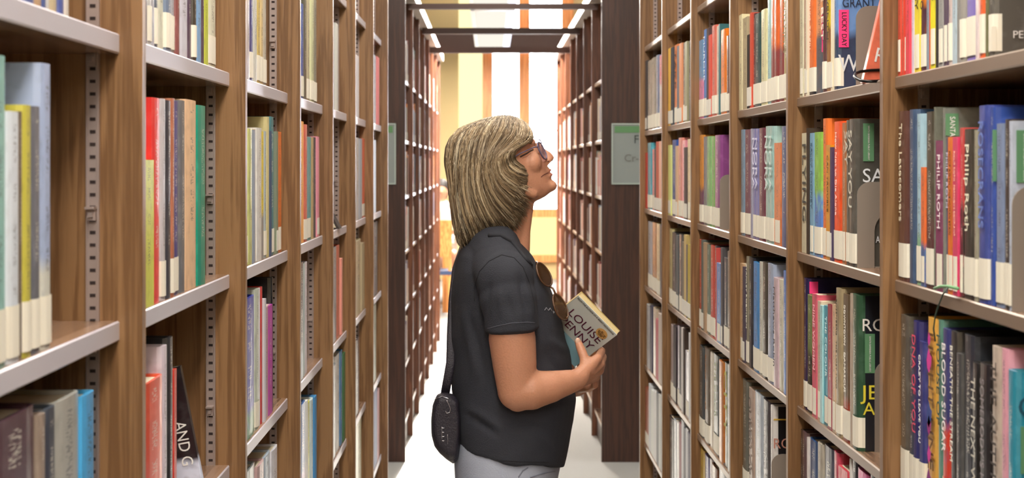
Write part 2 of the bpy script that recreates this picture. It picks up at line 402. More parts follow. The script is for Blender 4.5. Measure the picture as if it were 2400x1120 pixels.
COLS = {'red': 'd83030', 'dark red': '8c2c34', 'maroon': '7c3050', 'brown': '5c4030', 'tan': 'b89870', 'cream': 'e0dcc0', 'white': 'e8e8ec', 'light grey': 'c0c0c0', 'grey': '8c8c8c', 'charcoal': '50504c', 'black': '201e20',
        'navy': '303468', 'blue': '3c68b8', 'sky blue': '84b4dc', 'pale blue': 'b0d0dc', 'slate blue': '4c5c74', 'lilac': '9088c4', 'purple': '7c4488', 'magenta': 'c030b0', 'pink': 'e088a4', 'coral': 'e07868', 'orange': 'f08030', 'mustard': 'd0a838',
        'yellow': 'f0e030', 'lime': 'ccd458', 'green': '70b058', 'dark green': '2c5038', 'teal': '2c8890', 'sage': '98a890', 'olive': '8c8668', 'dusty mauve': 'c8b0b4'}
def cname(h):
    v = [int(h[i:i+2], 16) for i in (0, 2, 4)]
    return min(COLS, key=lambda k: sum((a-b)**2 for a, b in zip(v, [int(COLS[k][i:i+2], 16) for i in (0, 2, 4)])))
ORD = 'first second third fourth fifth sixth seventh eighth ninth tenth eleventh twelfth thirteenth fourteenth fifteenth sixteenth seventeenth eighteenth nineteenth twentieth twenty-first twenty-second twenty-third twenty-fourth'.split()
def book(loc, rz, t, h, dep, col, c2=None, split=0, hard=True, lab=False, tx=0, title=None, tcol='f0ead8', face=None, c3=None, ry=0):
    e = empty('book', loc); e.rotation_euler = (0, ry, rz)
    c = link('cover', COVER[hard], e); c.scale = (dep, t, h); c.color = rgba(col)
    c['c2'] = list(srgb(c2 or col)); base = srgb(col); lum = sum(base)/3
    c['c3'] = list(srgb(c3)) if c3 else ([x*.45 for x in base] if lum > .3 else [min(1, x*1.7+.07) for x in base])
    c['split'] = float(split if c2 else -1); c['tx'] = float(tx)
    p = link('page_block', PAGES[hard], e); p.scale = (dep, t, h)
    if lab:
        s = link('call_number_label', LABELM, e); s.scale = (dep, t, min(.05, h*.22)); s.location = (0, 0, .006)
    if title:
        parts = title.split('/'); z = h-.018; avail = h-.036-(.055 if lab else .01)
        tot = sum(len(q)+1.5 for q in parts)
        for k, q in enumerate(parts):
            wd = avail*len(q)/tot
            sz = min(t*.85, wd/max(1, len(q))*1.75)
            text(q, sz, ink(tcol), e, (-.0015-.0012*hard, 0, z), (0, 0, -1), (0, -1, 0), wd)
            z -= wd+avail*1.5/tot
    return e
ROWS = {}
def rows(key, x0, s): ROWS[key] = (x0, s)
# x1 ytop colour [c2@split] w=white label p=paperback |title|ink
rows('R1A', 2094, '2101 - e8503c w p;2107 - d84838 p;2114 - e4503c w p;2124 - ee4a5c p;2130 - d8dcec p;2144 - f4e23c w p |LEAN BABY|303020;2160 - f08a28 4a2038@.45 w |CASTELLANO|28201c;2168 - 8a9aa8;2173 - d8c8c0 e05040@.5;2187 - f8ee20 w p |EVEN IF|303020;2190 - 302828;2203 - a8a8a4 w p;2213 - b0aca4 5a4860@.5 w p;2222 - c8b8b4 w;2232 - bcd0dc p;2242 - 8c8a86;2255 - a09c94 w |JENNIFER|f0f0ec;2284 - 8878c8 w |PENELOPE|d8d0f0;2290 - e0d0d0 p;2302 - f06a38 w;2308 - 6a6848;2322 - 5a5650 w')
rows('R1B', 2095, '2118 262 5c3a34 w |The Latecomers|e8dcc0;2134 258 3c5474;2150 268 a8ccdc 8cbc98@.3 w;2160 392 f07840 4c70a8@.35 w p;2182 263 4a4438 5a2c30@.4 w;2185 252 6a6c60;2204 330 82305f w p |PHILIP ROTH|f4e8ec;2208 254 7a7c74;2214 325 5a4870 w p |PHILIP ROTH|d0c8e0;2227 322 f07a1c w p |PHILIP ROTH/THE HUMAN STAIN|2c1c14;2240 322 d83a68 w p |PHILIP ROTH/PORTNOY’S COMPLAINT|f0c8a8;2248 300 c84c48 38302c@.55 w p;2277 303 38342c w |Philip Roth|f0ead0;2286 305 a09c88 w;2311 248 3c4c98 w |ROSECRANS|6c84c8;2323 252 3450a0;2345 290 8090b0 w;2360 280 38302e w;2368 284 b8c0d0 w')
rows('R1C', 2100, '2120 738 5c564c w;2134 790 3a4458 w;2148 752 2c2c6c w |DNA OF YOU|e0506c;2163 800 34387c w |CRAZY TO LEAVE YOU|f0f0f0;2192 745 f0b850 |LIGHT LINE|6c4820;2203 750 5c8c7c |HOUSE OF|2c4c44;2221 770 d8402c 3a3c78@0 w |BLOOD SUGAR|f4ecec;2236 776 3a3634 w |BENEATH THE STREAM|e8e4d8;2248 828 4a4a4c w;2274 785 2c3038;2292 850 1c1a1a |THE NEXT WIFE|c8c4b8;2318 852 201c1e |SOMEBODY’S HOME|8c8488;2340 812 c8b8a8 |THE AUTHOR|3c3430;2356 818 e0a0b0;2376 868 2c8ca4')
rows('R2A', 1874, '1882 - d8d4b8 w p;1888 - 8c4a38 w p;1892 - e0d8c0 w p;1905 - f07838 1c2028@.2 w |COLLINS/TO KILL|f8f0e0;1926 - e8a070 4c5a68@.5;1933 - 5a3838 w |THE BEST|f0e8d8;1947 - f0d010 a06830@.55 w |SEVENTH|403018;1951 - e8dcc0 w p;1960 - 6c94cc 30405c@.42 w')
rows('R2B', 1876, '1890 312 dcd8bc p |FLYING|50504c;1894 300 3a2c20;1904 312 84b4d4 w p |SALLY ROONEY|3c5870;1922 310 5c88d0 8cc050@0 w;1934 278 f07a30 w;1945 340 e8a020 w p |CAN TROUBLE|604010;1949 345 483c5c e03c8c@.5 w p;1970 285 ff5a20 w |How Not to Die Alone|ffe8e0;1978 288 a86838 w p;1987 282 5a564c w |SAY|c8c4b4;2003 279 504e48 w |SAY YOU|d0ccbc')
rows('R2C', 1878, '1887 652 241c4c w;1901 692 1c2420 688048@0 w;1912 690 e06078 w p |NINE WOMEN|f8c8d0;1920 706 d0c0a8 w p;1926 716 a8dce0 p;1939 718 2c90a8 w p |THE COLOUR|d8f0f0;1949 714 98203c w p;1957 714 d4b490 w p;1970 676 a09070 w |ROSENBERG/THE LOST TWO|403828;1990 690 5c4a30 a03c20@.3 w |DOWNTOWN/DAMASCUS|f4f0e4;1995 688 b0a090;2010 690 2c5038 w')
rows('R2D', 1868, '1875 1005 3a2824;1884 1010 5c4444;1888 1022 d8d0cc;1910 1030 2c4c7c;1922 1036 b0a898;1949 1046 3a3c50;1962 1057 b83850;1985 1097 c84050 p;1990 1074 e0dcd8;2003 1076 181a20;2036 1105 8ca0a8 e060a0@0;2050 1112 303038')
rows('R3A', 1725, '1733 39 e8e0b8 p;1745 45 b8ac8c p;1752 84 1c1816 w |RED CARD|d05050;1756 33 d05038 w p;1762 35 4c2830 w;1777 35 1c4444 w;1791 25 e0dcac w;1800 -2 a8d0d0 w;1811 -15 8c3c3c e06c30@0 w;1820 -15 8c3c3c e06c30@0 w;1833 -15 8c3c3c e06c30@0 w;1841 -20 b0a060 w |CUANDO|706020;1846 -22 98a088 w |LORENTE COMA|e8ecdc')
rows('R3B', 1732, '1740 304 7c94a8 w;1755 304 7a4c60 w;1761 302 a8a8c0;1768 302 8888bc w |NORA|e0e0f4;1776 302 8c8cc0 w |NORA|e0e0f4;1790 300 6c3444 w;1801 296 a8c8c0 w |NORA|d8e8e4;1812 296 a8ccc8 w |NORA|d8e8e4;1828 335 e88448 w p;1845 296 2c4880')
rows('R3C', 1724, '1733 615 d8b48c w p;1738 622 4a4050 w;1746 599 8a8674 w |STANLEY ROBINSON|e8e4d0;1756 602 2c2c34;1773 613 3c8cd0 w;1780 612 c8c8bc w;1793 614 3c3830 w;1808 617 a0acc4 w;1820 650 d0b8c0 |Matthews Robin|302830;1832 655 d4d0bc;1843 635 4c7cc8')
rows('R3D', 1736, '1750 891 5c5c50 w;1763 911 b8a090 |QUEEN OF|504038;1784 922 b0bcc8;1801 938 2c2428 |WATCHING YOU|c8c4c4;1807 950 d8d4d0')
rows('R4A', 1634, '1645 96 e08cb0 6c9cc8@.0 w;1654 71 5c8cd0 w |MURDER|e8f0f8;1659 68 4a3c40 w;1665 83 d85040 w p;1675 61 e07868 w;1683 61 e8dcc8 w p;1686 57 2c6c74;1700 70 f08020 w;1708 84 5c3428 w')
rows('R4B', 1633, '1642 317 d89040 6a4060@.4 w;1652 321 8c8c90 w;1663 320 84b878 w;1672 320 88bc70 w;1687 317 8c4888 w')
rows('R4C', 1636, '1643 561 c04838 w;1648 562 5a6460 w;1652 568 a88c70;1661 574 5c7468 w;1671 575 c84038 w;1677 576 3a3440 w;1679 581 c84c48;1689 617 2880c8 w p;1693 580 504c50 w;1703 604 4a5058 w;1709 589 7a6c60 w')
rows('R4D', 1636, '1648 811 24343c w;1660 815 5c5040 w |BLACK WATER|a87040;1667 826 e0d8c8;1683 831 1c3034 w |THE DOOR|7c8c50;1694 846 b87030;1703 850 3c4c40 |CITY|a8a840;1709 855 c8c8c0')
rows('R4E', 1637, '1648 1052 c8a840;1660 1068 38306c;1666 1075 d8d0d0;1680 1092 6c3c1c;1700 1080 302830')
rows('R5A', 1565, '1571 114 e8b850 w;1576 112 38404c w;1586 106 f08840 w |TAKE|302018;1591 108 607080 w;1597 102 e0986c w;1604 101 504850 w;1610 98 a09c7c w;1617 96 3c403c')
rows('R5B', 1565, '1571 340 dce08c w p;1582 328 3858a0 w;1587 342 d0b090 w p;1596 323 e8988c w;1603 329 f0a0b0 w p;1610 345 3c2c34 w p;1617 326 e8d4a8 w p')
rows('R5C', 1563, '1571 535 c0b484 w;1582 544 20242c w;1588 550 50585c w;1597 549 585858 w;1602 566 787064 w;1608 550 c8b070 w;1611 573 3c3460 w;1618 573 b8a428 w p')
rows('R5D', 1570, '1578 762 b0a0a0 w;1584 764 2c2028 w;1592 765 b0a8b8 w;1597 767 2a2028 w;1600 768 e8e0dc;1603 770 382820;1614 825 c8c8d0 w p;1617 780 d0d0d0')
rows('R5E', 1567, '1577 978 2c2830;1585 985 c8d0d8;1592 990 d8d4d0;1597 992 8c3c48;1602 985 d8d8dc;1607 1003 504c58;1612 1005 d0d0d4;1617 1015 484058')
rows('R6A', 1508, '1512 145 3a3438 w;1522 145 9c9484 w;1533 138 a09888 w;1541 131 7080a0 w;1550 130 d04864 c8c0c0@.6')
rows('R6B', 1511, '1515 358 c03c30;1524 335 4ca4b4 w;1533 350 e06878 w;1537 345 2c3840 w;1544 332 c8503c w;1550 331 f0b8a0 w')
rows('R6C', 1516, '1526 520 b0b4bc w;1537 522 b88450 w;1547 525 c8bc98 w;1550 527 5c5058')
rows('R6D', 1514, '1523 715 c0c4c8;1528 717 3c3c54;1537 722 c8b8a0;1543 748 b83c50 p;1549 735 c0b0a4')
rows('R6E', 1508, '1517 905 a05840 w;1523 897 c8ccd0;1530 912 e0e4e0;1537 915 dcdcdc;1543 920 30343c;1549 925 c8ccc8')
rows('L0A', 20, '60 - c8c0c8 w;85 - 5868a0;100 - b89878;112 - 486098;125 - d0d0d0;140 - c0b090;152 - 5060a0;166 - e0d8d0')
rows('L0B', -60, '-20 150 c89060;20 130 8cc0b8 w;50 262 dce4ec w;58 262 6c5c50;78 247 c8c050 w;100 250 6a6c74 w;125 150 a8b8d8 d8d8cc@.3 w')
rows('L0C', -80, '-20 960 343040;95 975 4a2c38;110 970 8c7c70;135 955 3c4450;195 930 b0b0a8 8c7884@.3;226 922 e09080 4ca8e0@0')
rows('L1A', 326, '342 - e0d0e0 w;349 - 5c4450;358 - c8c8c4 w;369 - b0b0b8;376 - 5c6470 w;392 - dcdcc8;404 - 4c4844 7888a0@.4 w;415 - b8b8c0 w;423 - 8a5050;445 - dcdce8;455 - 503c54;462 - 403c34 w;477 - 84b4e0;483 - 544450;492 - ccd84c p;510 - e4e4cc w')
rows('L1B', 320, '337 300 d8c8a0 w;362 375 d8dc50 p;382 230 e83430;392 232 c8c4c8 w;403 236 3c3c44;411 231 b06c50 w;425 237 3c3c84 w;438 236 6c6c70;466 235 f0c8a0;486 248 209078')
rows('L1C', 318, '341 940 e0a070 p;388 890 e04c28;400 810 dcd0dc;412 790 2c2c30;418 865 c83c30 p')
rows('L2A', 572, '578 - e0e0e8;588 - b8a8a0;596 - 4c4c84 w;604 - d4d4c8;612 - e0c878 w;620 - e8d098 w;628 - c8c0b0 w')
rows('L2B', 570, '586 276 dcd868 w;594 302 c8cc88;598 304 8890a0;604 303 e0c898 w;616 300 dcdcd8;622 308 f0d820 8c8c8c@.35 p;629 308 b8c8cc w;633 274 c8bc88;637 307 384c70;648 274 1c7c88 w;652 308 7c8470 w p;660 309 f07828 w p')
rows('L2C', 572, '602 698 2434a8 20803c@.18;611 677 c8d0c0 w;615 675 e0e0e0;620 672 c82c28;624 700 c8c8d0;632 720 c898a8 p;641 715 c030b0 p;645 650 14161a')
rows('L2D', 574, '605 1100 98a0a0;622 1085 c8a8a8;640 1065 b8c8d8;655 1050 e0e0e8')
rows('L3A', 702, '708 - e8e0e0;714 10 3c5ca8 w;722 0 5c5c50;730 -3 c8c0a0 w;738 -5 d8dcb0 w;747 0 8a8c80 w')
rows('L3B', 702, '714 284 f8a818 p;722 292 d86050 w;731 321 38a0a8 w p;737 322 c0a878;743 322 2c3048;748 320 e898a8 w')
rows('L3C', 702, '713 615 4c4c54 a8c0cc@.25;718 617 c0d0d0;725 614 e8e0e8')
rows('L3D', 704, '718 945 3c6cb0 c8a0c8@.4;722 938 e8e8e0;730 943 c8c838;737 935 d8ecf0;742 928 3c88c0')
rows('L4A', 780, '787 52 5c5c70;792 55 d8d8d0')
rows('L4C', 780, '792 580 8c9098;800 575 d87058;803 605 e8a090 p')
rows('L4D', 780, '790 855 58606c;800 830 dcdcd8;806 820 3c7cb0;811 825 3c7048')
rows('L5A', 834, '841 130 e0dce0')
rows('L5B', 834, '843 323 b8bcc0;849 325 a8acb4;855 325 d86c50 w p')
rows('L5C', 834, '850 562 c8bc98;857 568 b8a888')
rows('L5D', 834, '844 795 38303c')
rows('L5E', 836, '850 985 b8b890')
rows('L6A', 876, '884 130 c8d0dc;889 134 d88080')
rows('L6B', 876, '881 328 dce4f0')
rows('L6C', 876, '888 520 505860')
rows('L6D', 877, '885 713 98a090')
rows('L6E', 877, '884 913 8890a8;889 913 c8a0a0')
SHELFN = {'A': 'head-high', 'B': 'chest-high', 'C': 'waist-high', 'D': 'thigh-high', 'E': 'knee-high'}
BAYN = {'R': ['', 'nearest bay', 'second bay', 'third bay', 'fourth bay', 'fifth bay', 'sixth bay'], 'L': ['nearest bay', 'second bay', 'third bay', 'fourth bay', 'fifth bay', 'sixth bay', 'seventh bay']}
BOOKS = []
for key, (x0, s) in ROWS.items():
    side, bay, row = key[0], int(key[1]), key[2]
    lv = (RL if side == 'R' else LL)['ABCDE'.index(row)+1]; Db = RB if side == 'R' else LB
    items = s.split(';'); n = len(items)
    for i, it in enumerate(items):
        q = it.split('|'); t = q[0].split(); x1 = float(t[0])
        d0, d1 = abs(x0-VX), abs(x1-VX); ya, yb = sorted((F*Db/d0, F*Db/d1))
        dm = (d0+d1)/2
        hh = (.205+.04*random.random()) if t[1] == '-' else (VY-float(t[1]))*Db/dm-lv
        c2 = split = None
        for f in t[3:]:
            if '@' in f: c2, split = f.split('@')
        BOOKS.append(dict(key=key, side=side, row=row, bay=bay, i=(i if side == 'R' else n-1-i), n=n, ya=ya, yb=yb, h=hh, z=H+lv, col=t[2], c2=c2, split=float(split) if c2 else 0, hard='p' not in t[3:], lab='w' in t[3:],
                          title=q[1] if len(q) > 1 else None, tcol=q[2] if len(q) > 2 else None, area=abs(x1-x0)*F*hh/((ya+yb)/2), w=abs(x1-x0)))
        x0 = x1
for key in ROWS:
    bs = [b for b in BOOKS if b['key'] == key]; ys = RY if key[0] == 'R' else LY
    mid = sum(b['ya'] for b in bs)/len(bs); k = max(i for i in range(len(ys)) if ys[i] < mid)
    lo, hi = ys[k]+.0235, ys[k+1]-.0015; a, z = min(b['ya'] for b in bs), max(b['yb'] for b in bs)
    na, nz = max(a, lo), min(z, hi); f = (nz-na)/(z-a)
    for b in bs: b['ya'] = na+(b['ya']-a)*f; b['yb'] = na+(b['yb']-a)*f
BOOKS.sort(key=lambda b: -b['area'])
INDIV = BOOKS[:297]; REST = BOOKS[297:]
LASTBOOK = {}
for b in INDIV:
    rt = b['side'] == 'R'; t = b['yb']-b['ya']-.0006; h = b['h']
    dep = max(.125, min(.19, h*.66)) + random.uniform(-.004, .004)
    off = random.uniform(0, .004)
    x = (RB+off) if rt else -(LB+off)
    c2, col, split = b['c2'], b['col'], b['split']
    if c2 and split == 0: split = .5; col, c2 = c2, col    # upper colour given second
    # splits: below the split height the second colour shows
    e = book((x, (b['ya']+b['yb'])/2, b['z']+.0003), 0 if rt else math.pi, t, h, dep, col, c2, split, b['hard'], b['lab'], 1 if (not b['title'] and b['w'] > 5) else 0, b['title'], b['tcol'] or 'f0ead8')
    nm = cname(b['col']); nm = nm if not b['c2'] else nm+' and '+cname(b['c2'])
    if b['c2'] and cname(b['col']) == cname(b['c2']): nm = cname(b['col'])
    kind = 'paperback' if not b['hard'] else ('tall book' if h > .245 else 'book')
    e['label'] = '%s %s, %s from far end of %s shelf, %s, %s woman' % (nm, kind, ORD[b['i']], SHELFN[b['row']], BAYN[b['side']][b['bay']], 'facing' if rt else 'behind')
    if len(e['label'].split()) > 16: e['label'] = e['label'].replace('tall book', 'book')
    if len(e['label'].split()) > 16: e['label'] = e['label'].replace(' and ', '-', 1)
    e['category'] = 'book'; e['group'] = 'library books on the %s shelf, %s, %s the woman' % (SHELFN[b['row']], BAYN[b['side']][b['bay']], 'facing' if rt else 'behind')
    k = b['key']
    if rt and (k not in LASTBOOK or b['ya'] < LASTBOOK[k][1]['ya']): LASTBOOK[k] = (e, b, dep)
    if k in ('R1B', 'R1C', 'R2B', 'R2C', 'R4B', 'R3C', 'R1A', 'R2A'): b['e'] = e
# remaining slivers and the rows of the far bookcases: one object
rest = MB(); vcols = []
def rest_box(x0, x1, y0, y1, z0, z1, col, lab):
    n = len(rest.f); rest.box((x0, y0, z0), (x1, y1, z1)); vcols.extend([(*col, 1)]*6)
    if lab:
        xs = min(x0, x1, key=abs); d = .0008 if xs < 0 else -.0008
        rest.box((xs+d, y0+.001, z0+.006), (xs-d*20, y1-.001, z0+.05)); vcols.extend([(.8, .77, .68, 1)]*6)
for b in REST:
    s = 1 if b['side'] == 'R' else -1; D = RB if s > 0 else LB
    rest_box(s*D, s*(D+.15), b['ya']+.0005, b['yb']-.0005, b['z'], b['z']+b['h'], srgb(b['col']), b['lab'])
pal = [srgb(h) for h in 'e8dccc e0a898 e4e4e4 b8b0a8 d8c8b0 c89080 a8b8c8 8c4a48 5878a8 d8d4cc 98a8a0 c8a0a8 e0d8c8 6c5870 d08850 b0a8b8 e8e0d8 405068 b85850 c0c8d0 d8b8a8 3c3438'.split()]
rr = random.Random(11)
for s, D in ((1, .604), (-1, .472)):
    for i in range(7):
        for li, lv in enumerate(RL[:-1]):
            if s > 0 and li == 0: continue
            if rr.random() < .06: continue
            y = FY[i]+.03; end = FY[i+1]-rr.choice((.01, .01, .12, .2))
            while y < end:
                t = rr.uniform(.022, .045); h = rr.uniform(.19, .25)
                rest_box(s*(D+rr.random()*.01), s*(D+.15), y, y+t-.001, H+lv, H+lv+h, rr.choice(pal), rr.random() < .6); y += t
o = rest.build('book_rows', M_BOOKV); ca = o.data.color_attributes.new('Col', 'FLOAT_COLOR', 'CORNER')
buf = []
for p in o.data.polygons: buf += list(vcols[p.index])*p.loop_total
ca.data.foreach_set('color', buf)
tag(o, 'closely packed rows of small distant library books beyond the cross aisle', 'books', kind='stuff')
# ------------------------------------------------------------------ bookends, stickers and cover print
M_STEEL = plain('bookend_steel', '9a8f84', .38, .25)
M_GREEN = plain('sticker_green', '5f9068', .5); M_PINK = plain('sticker_pink', 'f83c84', .5)
M_WIRE = plain('wire_black', '1c1a1a', .3, .4)
def bookend(px, py, d, depth, zbase, lab, w=.125):
    """steel plate with a rounded top and an arched opening, standing on the shelf"""
    x0 = (px-VX)*d/F; h = H+(VY-py)*d/F-zbase; r = .022; t = .0012
    e = empty('bookend', (x0, d, zbase), lab, 'bookend', 'steel bookends on the shelves')
    out = [(0, 0)]+[(r-r*math.cos(a), h-r+r*math.sin(a)) for a in [math.pi/2*k/6 for k in range(7)]]+[(w-r+r*math.sin(a), h-r+r*math.cos(a)) for a in [math.pi/2*k/6 for k in range(7)]]+[(w, 0)]
    ri = w*.27; hi = h*.66
    inn = [(w/2-ri, 0)]+[(w/2-ri*math.cos(a), hi-ri+ri*math.sin(a)) for a in [math.pi*k/13 for k in range(14)]]+[(w/2+ri, 0)]
    n = len(out); m = MB()
    V = [(x, y, z) for y in (-t, t) for x, z in out+inn]; Fs = []
    for j in range(n-1):
        Fs += [(j, j+1, n+j+1, n+j), (2*n+j+1, 2*n+j, 3*n+j, 3*n+j+1), (j+1, j, 2*n+j, 2*n+j+1), (n+j, n+j+1, 3*n+j+1, 3*n+j)]
    m.add(V, Fs).build('plate', M_STEEL, e)
    MB().box((w/2-ri*.96, -.0, .0), (w/2+ri*.96, .09, .0015)).build('foot', M_STEEL, e)
    return e
def sticker(key, mat, px0, px1, py0, py1, tail=None):
    """library sticker on the camera side of a book's cover"""
    e, b, dep = key; y = b['ya']; ez = e.location.z; ex = e.location.x
    x0, x1 = [(p-VX)*y/F for p in (px0, px1)]; z0, z1 = [H+(VY-p)*y/F for p in (py1, py0)]
    yy = -(b['yb']-b['ya'])/2
    MB().box((x0-ex, yy-.0016, z0-ez), (x1-ex, yy+.0002, z1-ez)).build('sticker', mat, e)
    if tail:
        text(tail, min(.9*(x1-x0), (z1-z0)/len(tail)*1.7), M_WHITE if mat is M_GREEN else M_BLACK, e, ((x0+x1)/2-ex, yy-.0020, z1-ez-.004), (0, 0, -1), (1, 0, 0), (z1-z0)*.9, 'sticker_lettering')
def cover_text(key, body, px, py, hpx, wpx, col, y=None):
    e, b, dep = key; yb = b['ya']; yy = -(b['yb']-b['ya'])/2
    text(body, hpx*yb/F*1.42, ink(col), e, ((px-VX)*yb/F-e.location.x, yy-.0020, H+(VY-py)*yb/F-e.location.z), (1, 0, 0), (0, 0, 1), wpx*yb/F, 'cover_lettering')
def by(key, i):
    for b in BOOKS:
        if b['key'] == key and b['n']-1-b['i'] == (b['n']-1-i) and 'e' in b: return (b['e'], b, .16)
K = LASTBOOK
def board(key, col, name='front_board'):
    e, b, dep = key; t = b['yb']-b['ya']
    MB().box((.012, -t/2-.0011, .001), (dep-.001, -t/2-.0002, b['h']-.001)).build(name, plain('board_'+col, col, .3, coat=.4), e)
board(K['R2C'], '1e222a'); board(K['R3D'], '17161a')
sticker(K['R2B'], M_GREEN, 2023, 2048, 289, 378, 'SANTA BARBARA PUBLIC LIBRARY')
cover_text(K['R2B'], 'SAY', 2020, 413, 26, 78, 'e8ecf0')
cover_text(K['R2B'], 'A NOVEL', 2052, 562, 16, 60, 'e8ecf0')
cover_text(K['R2C'], 'ROBERT', 2018, 763, 26, 150, 'f0ece4')
sticker(K['R2C'], M_GREEN, 2027, 2050, 782, 874, 'SANTA BARBARA PUBLIC LIBRARY')
cover_text(K['R2C'], 'JESS', 2019, 921, 27, 90, 'e8d840'); cover_text(K['R2C'], 'ALEX', 2022, 959, 27, 100, 'e8d840')
cover_text(K['R2A'], 'GRANT BLAKE', 1973, 8, 20, 150, '202c44'); cover_text(K['R2A'], 'WAR', 1964, 150, 40, 110, 'dce0e4')
sticker(K['R2A'], M_PINK, 1966, 1989, 23, 111, 'LUCKY DAY')
cover_text(K['R1A'], 'PENNY', 2372, 82, 14, 80, 'e4e0dc')
sticker(K['R1A'], M_LABEL, 2323, 2334, 62, 120)
cover_text(K['R3D'], 'ROSE', 1811, 1040, 24, 70, 'c08878')
MB().box((.002, -(K['R3D'][1]['yb']-K['R3D'][1]['ya'])/2-.0014, 0), (.12, -(K['R3D'][1]['yb']-K['R3D'][1]['ya'])/2, .003)).build('yellow_band', ink('d8b040'), K['R3D'][0]).location.z = K['R3D'][1]['h']-.03
cover_text(K['R1C'], 'C', 2383, 955, 46, 44, '1c5064'); sticker(K['R1C'], M_GREEN, 2392, 2416, 1000, 1110)
sticker(K['R1B'], M_GREEN, 2382, 2420, 305, 428, 'SANTA BARBARA PUBLIC')
for i, a in ((18, (2326, 2343, 304, 425)),):
    for b in BOOKS:
        if b['key'] == 'R1B' and b['col'] == '3450a0' and 'e' in b: sticker((b['e'], b, .16), M_GREEN, *a)
        if b['key'] == 'R1B' and b['col'] == '7a7c74' and 'e' in b: sticker((b['e'], b, .16), M_GREEN, 2216, 2246, 266, 318, 'SANTA')
        if b['key'] == 'R2C' and b['col'] == '241c4c' and 'e' in b: sticker((b['e'], b, .16), M_PINK, 1897, 1917, 660, 688)
        if b['key'] == 'R2A' and b['col'] == 'e8a070' and 'e' in b: sticker((b['e'], b, .16), M_PINK, 1926, 1932, 34, 122)
# yellow novel with bright tulips
for b in BOOKS:
    if b['key'] == 'R1C' and b['col'] == 'f0b850' and 'e' in b:
        e = b['e']; t = b['yb']-b['ya']
        for zz, c, r in ((.205, 'e040a0', .011), (.235, 'd838a0', .006), (.13, '384c90', .012), (.115, 'a03080', .009), (.075, 'd838a0', .008), (.035, '8c2c80', .013)):
            m = MB(); k = 9; f = -.0042
            m.add([(f, .0+r*math.cos(2*math.pi*j/k)*(.8 if j % 2 else 1.15), zz+r*1.3*math.sin(2*math.pi*j/k)*(1.25 if j % 3 else .7)) for j in range(k)], [tuple(range(k))])
            m.build('tulip_print', ink(c), e)
zA, zB, zC, zD = [H+v for v in RL[1:5]]
def near_y(key): return LASTBOOK[key][1]['ya']
bookend(2006, 14, near_y('R2A')-.004, 0, zA, 'steel bookend with rounded top against the blue cloudy cover, head-high')
bookend(2009, 426, near_y('R2B')-.004, 0, zB, 'pale steel bookend with arched opening against grey SAY cover')
bookend(2050, 846, near_y('R2C')-.004, 0, zC, 'steel bookend edge beside the black and green RO cover')
bookend(1687, 409, near_y('R4B')-.004, 0, zB, 'tan steel bookend against the purple book, fourth bay')
bookend(1808, 1064, near_y('R3D')-.004, 0, zD, 'tan steel bookend over black cover with thin yellow band')
bookend(2372, 436, near_y('R1B')-.004, 0, zB, 'large steel bookend at the near end beside blue jacketed books')
# wire book support and the leaning coral book behind it
e = empty('wire_bookend', P(2035, 190, 2.5), 'black bent wire book support in front of leaning coral book', 'bookend')
pts = [P(2066, 164, 2.50), P(2040, 165, 2.50), P(2016, 168, 2.49), P(2006, 172, 2.485), P(2003, 178, 2.475), P(2007, 184, 2.46), P(2018, 189, 2.44), P(2032, 191, 2.42), P(2062, 190, 2.42)]
MB().tube([p-e.location for p in pts], .0026, 8).build('wire_loop', M_WIRE, e, True)
lb = book(P(2019, 187, 2.51), 0, .016, .205, .14, 'e8785c', 'd8dcc8', -1, False, ry=math.radians(13)); lb.location.z = zA+.001
tag(lb, 'coral paperback leaning behind black wire support on head-high shelf', 'book')
text('Fariha', .034, M_WHITE, lb, (.008, -.0088, .088), (1, 0, 0), (0, 0, 1), .085, 'cover_lettering'); text('Róisín', .034, M_WHITE, lb, (.008, -.0088, .048), (1, 0, 0), (0, 0, 1), .08, 'cover_lettering')
# leaning black and white book on the left bookcase
lb = book(P(462, 1120, 2.42), math.pi, .014, .21, .14, '1c1a1e', 'd4dcf0', .3, False, ry=math.radians(11)); lb.location = (-.448, 2.42, H+LL[3]+.004)
tag(lb, 'black and white book leaning alone beside red books, low shelf', 'book')
text('AND G', .026, M_WHITE, lb, (.018, .0078, .125), (0, 0, -1), (-1, 0, 0), .07, 'cover_lettering')
# empty picture-style display stand at the foot of an empty bay
e = empty('book', P(789, 520, F*LB/361), 'small tilted cream book lying against dark upright in empty bay', 'book'); e.location.z = H+LL[2]
MB().loft([[(-.05, -.02, .0), (.01, -.02, .0), (-.03, -.02, .075), (-.05, -.02, .085)], [(-.05, .06, .0), (.01, .06, .0), (-.03, .06, .075), (-.05, .06, .085)]]).build('cover', plain('stand_cover', '3a3230', .5), e)
MB().loft([[(-.052, -.024, .004), (.0, -.024, .004), (-.034, -.024, .068), (-.052, -.024, .075)], [(-.052, .05, .004), (.0, .05, .004), (-.034, .05, .068), (-.052, .05, .075)]]).build('page_block', M_PAGE, e)
# green ribbon with a dark cord over the nearest chest-high shelf
e = empty('ribbon_bookmark', P(2215, 672, 2.03), 'green ribbon bookmark with dark cord hanging over shelf edge', 'bookmark')
L0 = e.location.copy()
MB().tube([P(*q)-L0 for q in ((2190, 676, 2.07), (2205, 671, 2.05), (2222, 671, 2.03), (2245, 676, 1.98))], .0022, 8).build('ribbon', plain('ribbon_green', '6fa070', .5), e, True)
MB().tube([P(*q)-L0 for q in ((2222, 674, 2.02), (2210, 690, 2.02), (2200, 715, 2.04), (2192, 740, 2.05), (2188, 770, 2.05), (2192, 800, 2.05))], .0011, 6).build('cord', plain('cord_dark', '2c3c30', .6), e, True)
